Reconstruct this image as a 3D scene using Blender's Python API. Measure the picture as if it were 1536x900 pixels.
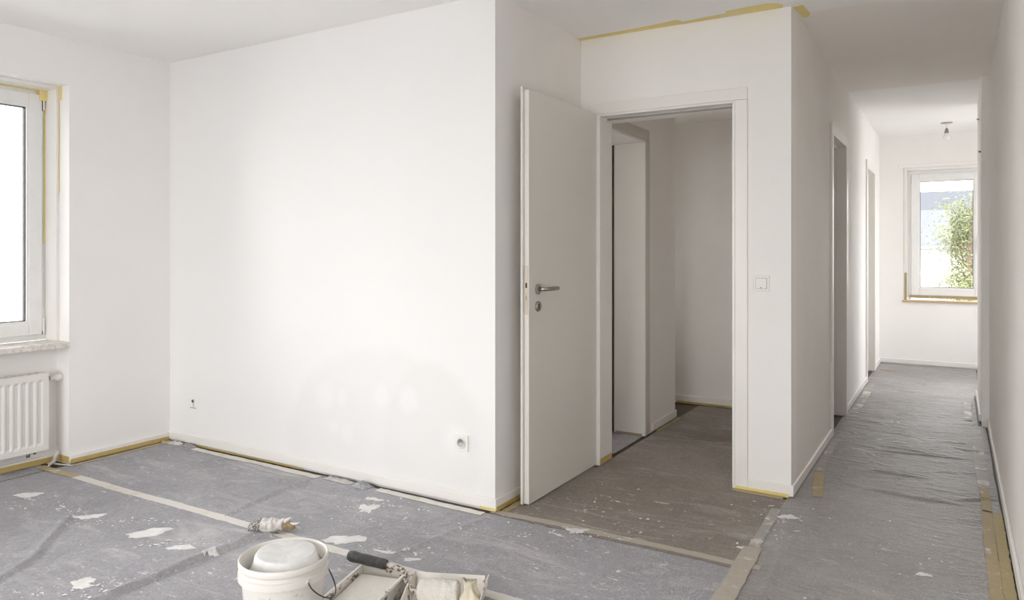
import bpy, bmesh, math, random
from mathutils import Vector, Matrix, noise
for o in list(bpy.data.objects): bpy.data.objects.remove(o)
scn = bpy.context.scene
COL = scn.collection
R = math.radians

# ------------------------------------------------------------------ camera
cd = bpy.data.cameras.new('camera'); cam = bpy.data.objects.new('camera', cd); COL.objects.link(cam)
cam.location = (0, 0, 1.265); cam.rotation_euler = (R(90), 0, math.atan2(664, 1093))
cd.sensor_width = 36; cd.lens = 1093 / 1536 * 36; cd.shift_y = -76 / 1536
cd.clip_start = 0.02; cd.clip_end = 500
scn.camera = cam

# ------------------------------------------------------------------ world, view
w = bpy.data.worlds.new('sky'); scn.world = w; w.use_nodes = True
nt = w.node_tree; bg = nt.nodes['Background']
tc = nt.nodes.new('ShaderNodeTexCoord'); sx = nt.nodes.new('ShaderNodeSeparateXYZ')
cr = nt.nodes.new('ShaderNodeValToRGB')
nt.links.new(tc.outputs['Generated'], sx.inputs[0]); nt.links.new(sx.outputs['Z'], cr.inputs[0])
cr.color_ramp.elements[0].color = (1.0, 0.975, 0.965, 1); cr.color_ramp.elements[1].color = (0.95, 0.94, 0.98, 1)
nt.links.new(cr.outputs[0], bg.inputs['Color'])
bg.inputs['Strength'].default_value = 3.2
scn.view_settings.view_transform = 'Standard'; scn.view_settings.look = 'None'
scn.view_settings.gamma = 1; scn.view_settings.use_curve_mapping = False
scn.view_settings.exposure = 1.45
try:
    scn.cycles.max_bounces = 14; scn.cycles.diffuse_bounces = 10; scn.cycles.transparent_max_bounces = 12
except Exception: pass

def portal(loc, rot, sx_, sy_):
    l = bpy.data.lights.new('daylight_portal', 'AREA'); l.shape = 'RECTANGLE'; l.size = sx_; l.size_y = sy_
    l.energy = 1
    l.cycles.is_portal = True
    o = bpy.data.objects.new('daylight_portal', l); o.location = loc; o.rotation_euler = rot; COL.objects.link(o)
# area lights shine along local -Z
portal((-4.80, 1.45, 1.48), (0, R(-90), 0), 1.5, 1.7)      # window 1 (left wall, in view)
portal((-4.80, -0.90, 1.48), (0, R(-90), 0), 1.5, 1.7)     # window 2 (left wall, behind)
portal((-2.02, -2.55, 1.30), (R(90), 0, 0), 4.1, 2.1)       # window 3 (unseen rear wall, enlarged for light)
portal((0.25, 9.42, 1.43), (R(-90), 0, 0), 1.5, 1.5)     # far window
portal((1.72, 8.15, 1.3), (0, R(90), 0), 2.1, 1.5)
portal((-3.24, 4.67, 1.45), (0, R(-90), 0), 1.4, .95)   # side room window
portal((-3.24, 5.58, 1.45), (0, R(-90), 0), 1.4, .5)    # hall window         # far room side window

# ------------------------------------------------------------------ helpers
def mat(name, col, rough=0.6, metal=0.0, build=None, spec=0.5):
    m = bpy.data.materials.new(name); m.use_nodes = True
    n = m.node_tree; b = n.nodes['Principled BSDF']
    b.inputs['Base Color'].default_value = (*col, 1); b.inputs['Roughness'].default_value = rough
    b.inputs['Metallic'].default_value = metal
    b.inputs['Specular IOR Level'].default_value = spec
    if build: build(n, b)
    return m
class NB:
    """small node builder"""
    def __init__(s, n, b): s.n = n; s.b = b; s.tc = n.nodes.new('ShaderNodeTexCoord')
    def co(s, scale=(1, 1, 1), rot=(0, 0, 0), src='Object'):
        m = s.n.nodes.new('ShaderNodeMapping'); m.inputs['Scale'].default_value = scale; m.inputs['Rotation'].default_value = rot
        s.n.links.new(s.tc.outputs[src], m.inputs[0]); return m.outputs[0]
    def noise(s, scale, detail=3, co=None, rough=0.5, dist=0):
        t = s.n.nodes.new('ShaderNodeTexNoise'); t.inputs['Scale'].default_value = scale; t.inputs['Detail'].default_value = detail
        t.inputs['Roughness'].default_value = rough; t.inputs['Distortion'].default_value = dist
        s.n.links.new(co if co is not None else s.co(), t.inputs[0]); return t.outputs['Fac']
    def ramp(s, fac, stops):
        r = s.n.nodes.new('ShaderNodeValToRGB'); e = r.color_ramp.elements
        while len(e) < len(stops): e.new(0.5)
        for k, (p, c) in enumerate(stops):
            e[k].position = p; e[k].color = (*c, 1) if not isinstance(c, (int, float)) else (c, c, c, 1)
        s.n.links.new(fac, r.inputs[0]); return r.outputs[0]
    def mix(s, fac, a, b, mode='MIX'):
        m = s.n.nodes.new('ShaderNodeMix'); m.data_type = 'RGBA'; m.blend_type = mode
        for sock, v in ((m.inputs[0], fac), (m.inputs[6], a), (m.inputs[7], b)):
            if isinstance(v, (int, float)): sock.default_value = v
            elif isinstance(v, tuple): sock.default_value = (*v, 1)
            else: s.n.links.new(v, sock)
        return m.outputs[2]
    def math(s, op, a, b=0.0):
        m = s.n.nodes.new('ShaderNodeMath'); m.operation = op
        for i, v in enumerate((a, b)):
            if isinstance(v, (int, float)): m.inputs[i].default_value = v
            else: s.n.links.new(v, m.inputs[i])
        return m.outputs[0]
    def bump(s, h, strength=0.3, dist=0.01):
        b = s.n.nodes.new('ShaderNodeBump'); b.inputs['Strength'].default_value = strength; b.inputs['Distance'].default_value = dist
        s.n.links.new(h, b.inputs['Height']); s.n.links.new(b.outputs[0], s.b.inputs['Normal'])
    def color(s, c): s.n.links.new(c, s.b.inputs['Base Color'])
    def rough(s, c): s.n.links.new(c, s.b.inputs['Roughness'])
    def blob(s, c, r, soft=0.3):
        """soft elliptical mask around a point, in object coordinates"""
        m = s.n.nodes.new('ShaderNodeMapping'); m.vector_type = 'TEXTURE'
        m.inputs['Location'].default_value = c; m.inputs['Scale'].default_value = r
        nz = s.n.nodes.new('ShaderNodeTexNoise'); nz.inputs['Scale'].default_value = 9
        s.n.links.new(s.tc.outputs['Object'], nz.inputs[0])
        add = s.n.nodes.new('ShaderNodeVectorMath'); add.operation = 'MULTIPLY_ADD'
        add.inputs[1].default_value = (.06,) * 3
        s.n.links.new(nz.outputs['Color'], add.inputs[0]); s.n.links.new(s.tc.outputs['Object'], add.inputs[2])
        s.n.links.new(add.outputs[0], m.inputs[0])
        l = s.n.nodes.new('ShaderNodeVectorMath'); l.operation = 'LENGTH'; s.n.links.new(m.outputs[0], l.inputs[0])
        return s.ramp(l.outputs['Value'], [(max(0, 1 - soft), 1.0), (1.0, 0.0)])

def link(name, me, m=None, parent=None):
    o = bpy.data.objects.new(name, me); COL.objects.link(o)
    if m is not None: me.materials.append(m)
    if parent is not None: o.parent = parent
    return o
def obj(name, bm, m=None, parent=None, smooth=False, bevel=0, kind=None):
    bmesh.ops.recalc_face_normals(bm, faces=bm.faces)
    me = bpy.data.meshes.new(name); bm.to_mesh(me); bm.free()
    if smooth:
        for p in me.polygons: p.use_smooth = True
    o = link(name, me, m, parent)
    if bevel:
        md = o.modifiers.new('bevel', 'BEVEL'); md.width = bevel; md.segments = 2; md.limit_method = 'ANGLE'
    if kind: o['kind'] = kind
    return o
def B(): return bmesh.new()
def box(bm, x0, x1, y0, y1, z0, z1):
    v = [bm.verts.new((x, y, z)) for z in (z0, z1) for y in (y0, y1) for x in (x0, x1)]
    for f in ((0, 1, 3, 2), (4, 6, 7, 5), (0, 4, 5, 1), (2, 3, 7, 6), (0, 2, 6, 4), (1, 5, 7, 3)): bm.faces.new([v[i] for i in f])
    return bm
def lathe(bm, prof, seg=40, c=(0, 0, 0), axis='Z'):
    rings = []
    for r, z in prof:
        ring = []
        for k in range(seg):
            a = 2 * math.pi * k / seg; p = (r * math.cos(a), r * math.sin(a), z)
            if axis == 'X': p = (p[2], p[0], p[1])
            elif axis == 'Y': p = (p[0], p[2], p[1])
            ring.append(bm.verts.new((p[0] + c[0], p[1] + c[1], p[2] + c[2])))
        rings.append(ring)
    for a, b in zip(rings, rings[1:]):
        for k in range(seg): bm.faces.new((a[k], a[(k + 1) % seg], b[(k + 1) % seg], b[k]))
    for ring, (r, z) in ((rings[0], prof[0]), (rings[-1], prof[-1])):
        if r > 1e-4 and r < 1: bm.faces.new(ring)
    return bm
def tube(bm, pts, rad, seg=10, cap=True):
    pts = [Vector(p) for p in pts]; rings = []
    up = Vector((0.13, 0.21, 1)).normalized()
    for i, p in enumerate(pts):
        t = (pts[min(i + 1, len(pts) - 1)] - pts[max(i - 1, 0)]).normalized()
        a = t.cross(up).normalized(); b = t.cross(a).normalized()
        r = rad[i] if isinstance(rad, (list, tuple)) else rad
        rings.append([bm.verts.new(p + a * r * math.cos(2 * math.pi * k / seg) + b * r * math.sin(2 * math.pi * k / seg)) for k in range(seg)])
    for a, b in zip(rings, rings[1:]):
        for k in range(seg): bm.faces.new((a[k], a[(k + 1) % seg], b[(k + 1) % seg], b[k]))
    if cap: bm.faces.new(rings[0]); bm.faces.new(rings[-1])
    return bm
def empty(name, loc=(0, 0, 0), rz=0):
    o = bpy.data.objects.new(name, None); COL.objects.link(o); o.location = loc; o.rotation_euler = (0, 0, rz)
    o.empty_display_size = .1; return o
def tag(o, label, cat, group=None, kind=None):
    o['label'] = label; o['category'] = cat
    if group: o['group'] = group
    if kind: o['kind'] = kind
    return o
def struct(o): o['kind'] = 'structure'; return o

# ------------------------------------------------------------------ materials
def _plaster(tint, amt=.04, bump=.12):
    def f(n, b):
        q = NB(n, b)
        a = q.noise(1.3, 4, rough=.6)
        c = q.ramp(a, [(.3, tuple(t * (1 - amt) for t in tint)), (.7, tint)])
        st = q.noise(2.0, 3, q.co((1, 1, .25)))
        c = q.mix(q.ramp(st, [(.45, 0.0), (.75, .35)]), c, tuple(t * (1 - amt * .9) for t in tint))
        q.color(c)
        q.bump(q.math('ADD', q.noise(260, 2), q.math('MULTIPLY', q.noise(6, 3), 2.5)), bump, .003)
    return f
WALL = (.915, .902, .885)
M_wall = mat('wall_paint', WALL, .85, build=_plaster(WALL), spec=.25)
M_wall2 = mat('streaky_wall_paint', WALL, .7, build=_plaster((.91, .885, .855), .07), spec=.3)
def _bigwall(n, b):
    q = NB(n, b); base = (.865, .86, .855)
    c = q.mix(q.ramp(q.noise(1.1, 4), [(.35, 0.0), (.7, .5)]), base, (.85, .845, .84))
    pr = q.blob((-2.55, 2.95, .22), (.78, 2, .58), .12)
    pr2 = q.blob((-2.25, 2.95, .28), (.33, 2, .46), .15)
    c = q.mix(q.math('MULTIPLY', pr, .5), c, (.81, .805, .798))
    c = q.mix(q.math('MULTIPLY', pr2, .5), c, (.80, .795, .785))
    for (x, z, rx, rz) in ((-2.96, .50, .09, .10), (-2.37, .54, .08, .09), (-2.55, .55, .06, .08), (-2.79, .31, .06, .08), (-3.2, .51, .05, .07),
                           (-3.36, .50, .05, .07), (-2.83, .50, .05, .06), (-2.9, .33, .05, .06), (-2.06, .37, .11, .10)):
        c = q.mix(q.math('MULTIPLY', q.blob((x - .03, 2.95, z - .03), (rx, 2, rz), .55), .7), c, (.87, .866, .862))
    q.color(c)
    q.bump(q.math('ADD', q.noise(240, 2), q.math('MULTIPLY', q.noise(5, 4), 3)), .12, .003)
M_big = mat('repaired_wall_paint', WALL, .85, build=_bigwall, spec=.25)
M_ceil = mat('ceiling_paint', (.80, .78, .76), .9, build=_plaster((.93, .922, .912), .02, .08), spec=.2)
M_ceil2 = mat('darker_ceiling_paint', (.7, .68, .65), .9, build=_plaster((.905, .872, .835), .04, .08), spec=.2)
M_lacq = mat('white_lacquer', (.86, .84, .82), .35, build=lambda n, b: (lambda q: q.color(q.mix(q.ramp(q.noise(3, 3), [(.4, 0.0), (.7, 1.0)]), (.87, .85, .825), (.84, .82, .79))))(NB(n, b)))
M_leaf = mat('door_lacquer', (.74, .72, .68), .38, build=lambda n, b: (lambda q: q.color(q.mix(q.noise(1.5, 3), (.76, .735, .69), (.72, .70, .66))))(NB(n, b)))
M_pvc = mat('white_pvc', (.84, .84, .83), .3, build=lambda n, b: (lambda q: q.color(q.mix(q.ramp(q.noise(14, 4), [(.5, 0.0), (.8, .5)]), (.84, .84, .83), (.76, .755, .74))))(NB(n, b)))
M_seal = mat('dark_rubber_seal', (.05, .05, .055), .6)
M_steel = mat('brushed_steel', (.42, .39, .35), .33, 1.0, build=lambda n, b: (lambda q: q.color(q.mix(q.noise(90, 2, q.co((1, 8, 1))), (.48, .45, .41), (.36, .33, .30))))(NB(n, b)))
M_brass = mat('dull_strike_plate', (.62, .56, .47), .45, .6)
M_dark = mat('dark_void', (.02, .02, .02), .7)
M_plast = mat('switch_plastic', (.84, .825, .80), .3)
M_sockin = mat('socket_well', (.50, .50, .49), .4)
M_stone = mat('sill_stone', (.78, .75, .71), .4, build=lambda n, b: (lambda q: q.color(q.mix(q.ramp(q.noise(30, 4), [(.42, 0.0), (.62, 1.0)]), (.80, .77, .73), (.62, .57, .52))))(NB(n, b)))
M_wood = mat('oak_sill', (.55, .40, .24), .5, build=lambda n, b: (lambda q: q.color(q.mix(q.noise(8, 3, q.co((1, 12, 12))), (.60, .46, .30), (.47, .33, .19))))(NB(n, b)))
M_floor = mat('dark_floorboards', (.10, .075, .055), .6, build=lambda n, b: (lambda q: q.color(q.mix(q.noise(10, 4), (.12, .09, .065), (.06, .045, .035))))(NB(n, b)))
def _glass(n, b):
    out = n.nodes['Material Output']; t = n.nodes.new('ShaderNodeBsdfTransparent'); g = n.nodes.new('ShaderNodeBsdfGlossy')
    g.inputs['Roughness'].default_value = .02; t.inputs[0].default_value = (.97, .98, .975, 1)
    fr = n.nodes.new('ShaderNodeFresnel'); fr.inputs[0].default_value = 1.35
    mx = n.nodes.new('ShaderNodeMixShader'); n.links.new(fr.outputs[0], mx.inputs[0]); n.links.new(t.outputs[0], mx.inputs[1]); n.links.new(g.outputs[0], mx.inputs[2])
    n.links.new(mx.outputs[0], out.inputs[0]); n.nodes.remove(b)
M_glass = mat('window_glass', (1, 1, 1), .02, build=_glass)

def _fleece(dirt, base, lum, bump=.35, crinkle=0):
    def f(n, b):
        q = NB(n, b)
        c = q.mix(q.ramp(q.noise(1.7, 6, rough=.7), [(.32, 0.0), (.70, 1.0)]), tuple(v * .80 for v in base), tuple(v * 1.18 for v in base))
        c = q.mix(q.ramp(q.noise(22, 5, rough=.75), [(.30, 0.0), (.70, .55)]), c, tuple(v * 1.22 for v in base))
        # felted short fibres in wandering orientations
        for k, (rz, sc, th) in enumerate(((.3, 75, .60), (1.5, 95, .62), (2.5, 70, .61), (.9, 120, .62))):
            fb = q.noise(sc, 2, q.co((1, .40, 1), (0, 0, rz)), dist=2.6)
            patch = q.ramp(q.noise(2.5 + k, 3, q.co((1, 1, 1), (.3 * k, 0, 1.0 * k))), [(.40, .16), (.60, .62)])
            c = q.mix(q.math('MULTIPLY', q.ramp(fb, [(th - .02, 0.0), (th + .10, 1.0)]), patch), c, tuple(v * lum for v in base))
        dk = q.noise(60, 3, q.co((1, .5, 1), (0, 0, 2.0)), dist=1.5)
        c = q.mix(q.math('MULTIPLY', q.ramp(dk, [(.28, 1.0), (.40, 0.0)]), .40), c, tuple(v * .55 for v in base))
        # trodden dust and dried paint smears
        for rz, th, amt in ((-.25, .53, .62), (.9, .57, .50)):
            sm = q.noise(2.6, 8, q.co((.5, 1.7, 1), (0, 0, rz)), rough=.74, dist=.9)
            c = q.mix(q.math('MULTIPLY', q.ramp(sm, [(th, 0.0), (th + .17, 1.0)]), amt * dirt), c, (.66, .645, .63))
        sp = q.noise(26, 4, q.co((.55, 1.4, 1), (0, 0, -.3)), rough=.65, dist=.8)
        area = q.ramp(q.noise(1.1, 3), [(.42, 0.0), (.58, 1.0)])
        c = q.mix(q.math('MULTIPLY', q.ramp(sp, [(.62, 0.0), (.68, dirt)]), area), c, (.78, .77, .76))
        q.color(c)
        h = q.math('ADD', q.noise(150, 3, dist=1), q.math('MULTIPLY', q.noise(9, 4), 3.0))
        if crinkle:
            rid = q.math('ABSOLUTE', q.math('SUBTRACT', q.noise(9, 4, q.co((.5, 1.3, 1)), dist=1.5), .5))
            h = q.math('ADD', h, q.math('MULTIPLY', rid, crinkle))
        q.bump(h, bump, .004)
    return f
M_fleece = mat('grey_painters_fleece', (.27, .265, .265), .95, build=_fleece(1.0, (.345, .34, .357), 1.85), spec=.15)
M_fleece_shade = mat('hall_shade_painters_fleece', (.2, .19, .18), .95, build=_fleece(.6, (.27, .24, .215), 1.9), spec=.15)  # same fleece as the main room, hall shade mixed into the base colour
M_film = mat('film_backed_fleece', (.25, .25, .25), .42, build=_fleece(.55, (.295, .283, .28), 1.85, .45, 14), spec=.4)

def _tape(c1, c2, paint):
    def f(n, b):
        q = NB(n, b)
        c = q.mix(q.noise(30, 3), c1, c2)
        c = q.mix(q.ramp(q.noise(7, 5, rough=.7), [(.62 - paint * .35, 0.0), (.70 - paint * .25, 1.0)]), c, (.72, .70, .655))
        q.color(c); q.bump(q.noise(120, 2), .2, .001)
    return f
M_yel = mat('yellow_masking_tape', (.62, .47, .15), .6, build=_tape((.60, .46, .17), (.50, .37, .12), 0.0))
M_yel2 = mat('bright_yellow_masking_tape', (.7, .6, .2), .6, build=_tape((.84, .72, .30), (.76, .62, .24), 0.1))
M_tan = mat('tan_masking_tape', (.5, .4, .22), .6, build=_tape((.47, .38, .22), (.40, .32, .18), 0.1))
M_ochre = mat('aged_yellow_masking_tape', (.5, .4, .2), .6, build=_tape((.47, .39, .19), (.38, .31, .15), 0.0))
M_cream = mat('painted_over_tape', (.7, .66, .55), .6, build=_tape((.70, .655, .53), (.60, .55, .43), .8))
M_beige = mat('dusty_beige_tape', (.4, .36, .3), .7, build=_tape((.50, .455, .385), (.41, .37, .31), .12))
M_gtape = mat('grey_film_tape', (.4, .38, .35), .5, build=_tape((.42, .395, .365), (.30, .285, .27), .25))
def _paint(n, b):
    q = NB(n, b); q.color(q.mix(q.ramp(q.noise(18, 4), [(.4, 0.0), (.7, 1.0)]), (.80, .80, .79), (.66, .65, .63)))
M_splash = mat('dried_white_paint', (.8, .8, .79), .55, build=_paint)
def _bucket(n, b):
    q = NB(n, b); c = q.mix(q.noise(6, 3), (.84, .815, .775), (.78, .75, .70))
    m = q.math('MULTIPLY', q.ramp(q.noise(30, 5, rough=.7), [(.55, 0.0), (.60, 1.0)]), q.blob((.10, -.06, .13), (.09, .09, .11), .5))
    c = q.mix(m, c, (.22, .20, .17)); q.color(c)
M_bucket = mat('white_bucket_plastic', (.85, .84, .8), .35, build=_bucket)
M_lump = mat('chalky_white_tub', (.84, .825, .80), .5, build=_paint)
def _tray(n, b):
    q = NB(n, b); c = q.mix(q.noise(8, 3), (.80, .77, .71), (.74, .70, .64))
    c = q.mix(q.ramp(q.noise(28, 5, rough=.7), [(.56, 0.0), (.60, 1.0)]), c, (.16, .13, .10)); q.color(c)
M_tray = mat('splattered_tray_plastic', (.8, .76, .7), .5, build=_tray)
M_traypale = mat('cream_tray_plastic', (.80, .77, .71), .45, build=lambda n, b: (lambda q: q.color(q.mix(q.ramp(q.noise(25, 5), [(.62, 0.0), (.66, 1.0)]), (.82, .79, .73), (.35, .30, .24))))(NB(n, b)))
def _wet(n, b):
    q = NB(n, b); q.color(q.mix(q.noise(90, 2), (.84, .81, .75), (.72, .68, .61))); q.bump(q.noise(130, 3), .8, .004)
M_wet = mat('stippled_white_paint', (.8, .78, .72), .5, build=_wet)
def _fluff(n, b):
    q = NB(n, b); q.color(q.mix(q.noise(60, 4), (.84, .81, .76), (.70, .66, .60))); q.bump(q.noise(170, 4), 1.0, .006)
M_fluff = mat('paint_soaked_roller_fleece', (.82, .79, .74), .9, build=_fluff)
M_grip = mat('dark_grey_rubber_grip', (.06, .06, .06), .5, build=lambda n, b: (lambda q: (q.color(q.mix(q.ramp(q.noise(30, 4), [(.5, 0.0), (.75, .6)]), (.055, .055, .055), (.20, .195, .19))), q.bump(q.noise(60, 3), .4, .002)))(NB(n, b)))
M_crust = mat('paint_crusted_wire', (.5, .45, .38), .6, build=lambda n, b: (lambda q: q.color(q.mix(q.ramp(q.noise(60, 4), [(.45, 0.0), (.55, 1.0)]), (.66, .61, .54), (.15, .12, .09))))(NB(n, b)))
M_wire = mat('dark_bail_wire', (.12, .11, .10), .4, .7)
M_bristle = mat('speckled_grey_bristles', (.25, .24, .22), .9, build=lambda n, b: (lambda q: (q.color(q.mix(q.ramp(q.noise(150, 4), [(.45, 0.0), (.60, 1.0)]), (.17, .165, .15), (.62, .60, .56))), q.bump(q.noise(200, 3), 1, .004)))(NB(n, b)))
M_caked = mat('caked_white_paint', (.76, .73, .69), .7, build=lambda n, b: (lambda q: (q.color(q.mix(q.ramp(q.noise(40, 5), [(.45, 0.0), (.75, 1.0)]), (.78, .755, .72), (.40, .35, .29))), q.bump(q.noise(70, 4), .9, .005)))(NB(n, b)))
M_tip = mat('tan_wooden_stub', (.42, .30, .17), .7, build=lambda n, b: (lambda q: q.color(q.mix(q.noise(50, 4), (.52, .40, .25), (.24, .16, .09))))(NB(n, b)))
M_rag = mat('cream_paint_rag', (.74, .68, .55), .7, build=lambda n, b: (lambda q: (q.color(q.mix(q.noise(20, 4), (.80, .75, .64), (.58, .50, .34))), q.bump(q.noise(60, 3), .6, .004)))(NB(n, b)))
M_rad = mat('radiator_enamel', (.82, .80, .77), .3, build=lambda n, b: (lambda q: q.color(q.mix(q.noise(4, 3), (.83, .81, .78), (.79, .77, .735))))(NB(n, b)))
M_roof = mat('grey_roof', (.25, .27, .30), .9, spec=.05, build=lambda n, b: (lambda q: q.color(q.mix(q.noise(2, 3), (.09, .095, .105), (.075, .08, .09))))(NB(n, b)))
M_fac = mat('pale_render', (.55, .53, .48), .9, build=_plaster((.50, .48, .43), .08))
M_bark = mat('bark', (.14, .10, .07), .9, build=lambda n, b: (lambda q: q.color(q.mix(q.noise(12, 4), (.18, .13, .09), (.08, .06, .04))))(NB(n, b)))
M_leafg = mat('tree_leaves', (.12, .17, .05), .8, spec=.1, build=lambda n, b: (lambda q: q.color(q.mix(q.noise(3, 3), (.19, .205, .10), (.12, .14, .07))))(NB(n, b)))
M_lawn = mat('paved_yard', (.24, .23, .21), .95, build=lambda n, b: (lambda q: q.color(q.mix(q.noise(.4, 5), (.56, .545, .53), (.48, .47, .455))))(NB(n, b)))

# ------------------------------------------------------------------ room shell
H = 2.5
XL, XN, XC, XR, XR2 = -4.45, -1.89, -0.71, 0.21, 0.165      # left wall, recess wall, corridor left, corridor right, pier
YB, YD, YF, YR = 2.955, 3.90, 9.05, -2.20                     # centre wall, door wall, far wall, rear wall
def S(name, bm, m): return struct(obj(name, bm, m))
b = B(); box(b, -5.0, 1.65, -2.6, 9.4, -.12, 0); S('floor', b, M_floor)
# ceilings: a darker, warmer tone over the near corridor and hall, white in the room and beyond the joint
b = B(); box(b, -5.0, XR + .15, -2.6, 4.05, H, H + .15); S('ceiling', b, M_ceil)
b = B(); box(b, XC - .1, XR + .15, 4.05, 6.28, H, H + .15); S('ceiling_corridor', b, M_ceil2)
b = B(); box(b, XC - .13, 1.65, 6.28, 9.4, H + .004, H + .15); S('ceiling_far_room', b, M_ceil)
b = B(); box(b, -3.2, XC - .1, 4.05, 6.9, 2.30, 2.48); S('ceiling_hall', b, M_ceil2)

# left wall with two window openings over radiator niches
b = B(); xo = -4.90
W1 = (0.62, 2.31); W2 = (-1.75, -.06)
def zc(y0, y1, z0, z1, x1=XL): box(b, xo, x1, y0, y1, z0, z1)
zc(W1[1], YB + .15, 0, H); zc(W2[1], W1[0], 0, H); zc(YR - .3, W2[0], 0, H)
for q in (W1, W2): zc(q[0], q[1], 2.235, H); zc(q[0], q[1], 0, .69, -4.59)
S('wall_left', b, M_wall)
b = B(); box(b, XL, XN, YB, YB + .15, 0, H); S('wall_centre', b, M_big)
b = B(); box(b, XN - .15, XN, YB + .15, 4.05, 0, H); S('wall_recess', b, M_wall2)
# door wall (opening -1.775..-0.99, 2.05 high)
D1 = (-1.775, -.99, 2.05)
b = B(); box(b, XN, D1[0], YD, 4.05, 0, H); box(b, D1[1], XC - .0, YD, 4.05, 0, H); box(b, D1[0], D1[1], YD, 4.05, D1[2], H)
S('wall_doorway', b, M_wall)
# corridor left wall with two openings
b = B()
for y0, y1 in ((4.05, 5.33), (6.03, 6.28)): box(b, XC - .12, XC, y0, y1, 0, H)
box(b, XC - .12, XC, 5.33, 6.03, 2.05, H); S('wall_corridor_left', b, M_wall2)
b = B(); XC3 = XC - .006
for y0, y1 in ((6.28, 7.66), (8.40, YF)): box(b, XC3 - .12, XC3, y0, y1, 0, H + .01)
box(b, XC3 - .12, XC3, 7.66, 8.40, 2.05, H + .01); S('wall_corridor_far_left', b, M_wall)
# closets behind the two corridor doorways
b = B()
for y0, y1 in ((4.95, 6.35), (7.3, 8.75)):
    box(b, -1.14, XC - .12, y0, y0 + .08, 0, H); box(b, -1.14, XC - .12, y1, y1 + .08, 0, H); box(b, -1.20, -1.14, y0, y1 + .08, 0, H)
    box(b, -1.14, XC - .12, y0 + .08, y1, 2.46, H)
S('wall_closets', b, M_wall2)
b = B(); box(b, XR, XR + .15, YR - .3, 6.17, 0, H); S('wall_right', b, M_wall2)
b = B(); box(b, XR2, XR2 + .195, 6.17, 7.35, 0, H + .01); S('wall_right_pier', b, M_wall)
# far room
b = B(); box(b, XR2 + .195, 1.65, 7.20, 7.35, 0, H + .01); S('wall_far_room_near', b, M_wall)
FW = (-.481, .985, .71, 2.156)
b = B(); box(b, -.85, FW[0], YF, YF + .35, 0, H + .01); box(b, FW[1], 1.65, YF, YF + .35, 0, H + .01)
box(b, FW[0], FW[1], YF, YF + .35, 0, FW[2] - .02); box(b, FW[0], FW[1], YF, YF + .35, FW[3], H + .01); S('wall_far', b, M_wall)
SW = (7.45, 8.85)
b = B(); box(b, 1.3, 1.65, 7.35, SW[0], 0, H + .01); box(b, 1.3, 1.65, SW[1], YF, 0, H + .01); box(b, 1.3, 1.65, SW[0], SW[1], 0, .28); box(b, 1.3, 1.65, SW[0], SW[1], 2.30, H + .01)
S('wall_far_room_side', b, M_wall)
# unseen rear wall, its window enlarged to brighten the room
RW = (-4.1, .05)
b = B(); box(b, XL, RW[0], YR - .3, YR, 0, H); box(b, RW[1], XR, YR - .3, YR, 0, H); box(b, RW[0], RW[1], YR - .3, YR, 0, .25); box(b, RW[0], RW[1], YR - .3, YR, 2.36, H)
S('wall_rear', b, M_wall)
# hall behind the door: left wall with a doorway, corner, back wall
XH = -1.79
b = B(); box(b, XH - .20, XH, 4.72, 5.30, 0, 2.3); box(b, XH - .20, XH, 4.05, 4.72, 2.0, 2.3); S('wall_hall_left', b, M_wall2)
b = B(); box(b, -3.1, -1.20, 5.86, 5.98, 0, 2.3); S('wall_hall_back', b, M_wall2)
b = B(); 
for (y0, y1, z0, z1) in ((4.05, 4.25, 0, 2.3), (5.10, 5.36, 0, 2.3), (5.80, 5.98, 0, 2.3), (4.25, 5.10, 0, .8), (4.25, 5.10, 2.1, 2.3), (5.36, 5.80, 0, .8), (5.36, 5.80, 2.1, 2.3)): box(b, -3.2, -3.1, y0, y1, z0, z1)
box(b, -3.1, XN - .15, 4.05, 4.13, 0, 2.3); box(b, -3.1, XH - .2, 5.22, 5.30, 0, 2.3); S('wall_side_room', b, M_wall2)

# ------------------------------------------------------------------ baseboards (bottom 1 cm clear of the floor, small rounded top)
def baseboard(name, segs, gap=.012, top=.066):
    b = B()
    for (x0, y0, x1, y1, nx, ny) in segs:
        t = .014
        box(b, min(x0, x1, x0 + nx * t, x1 + nx * t), max(x0, x1, x0 + nx * t, x1 + nx * t), min(y0, y1, y0 + ny * t, y1 + ny * t), max(y0, y1, y0 + ny * t, y1 + ny * t), gap, top)
    o = obj(name, b, M_lacq, bevel=.004); return struct(o)
baseboard('baseboard_centre', [(XL, YB, XN + .014, YB, 0, -1)])
baseboard('baseboard_recess', [(XN, YB, XN, YD, 1, 0)])
baseboard('baseboard_left', [(XL, W1[1], XL, YB - .014, 1, 0)], .014, .056)
baseboard('baseboard_left_rear', [(XL, W2[1], XL, W1[0], 1, 0)])
baseboard('baseboard_niche', [(-4.59, W1[0], -4.59, W1[1], 1, 0)], .012, .05)
baseboard('baseboard_doorway', [(-.925, YD, XC + .014, YD, 0, -1)])
baseboard('baseboard_corridor_left', [(XC, YD, XC, 5.265, 1, 0)])
baseboard('baseboard_corridor_far_left', [(XC3, 6.115, XC3, 7.595, 1, 0), (XC3, 8.465, XC3, YF, 1, 0)])
baseboard('baseboard_right', [(XR, YR, XR, 6.17, -1, 0)])
baseboard('baseboard_right_pier', [(XR2, 6.30, XR2, 7.35, -1, 0)])
baseboard('baseboard_far', [(XC3 + .014, YF, 1.3, YF, 0, -1)])
baseboard('baseboard_hall_left', [(XH, 4.80, XH, 5.30, 1, 0)])
baseboard('baseboard_hall_back', [(-3.0, 5.86, -1.21, 5.86, 0, -1)])

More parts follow.
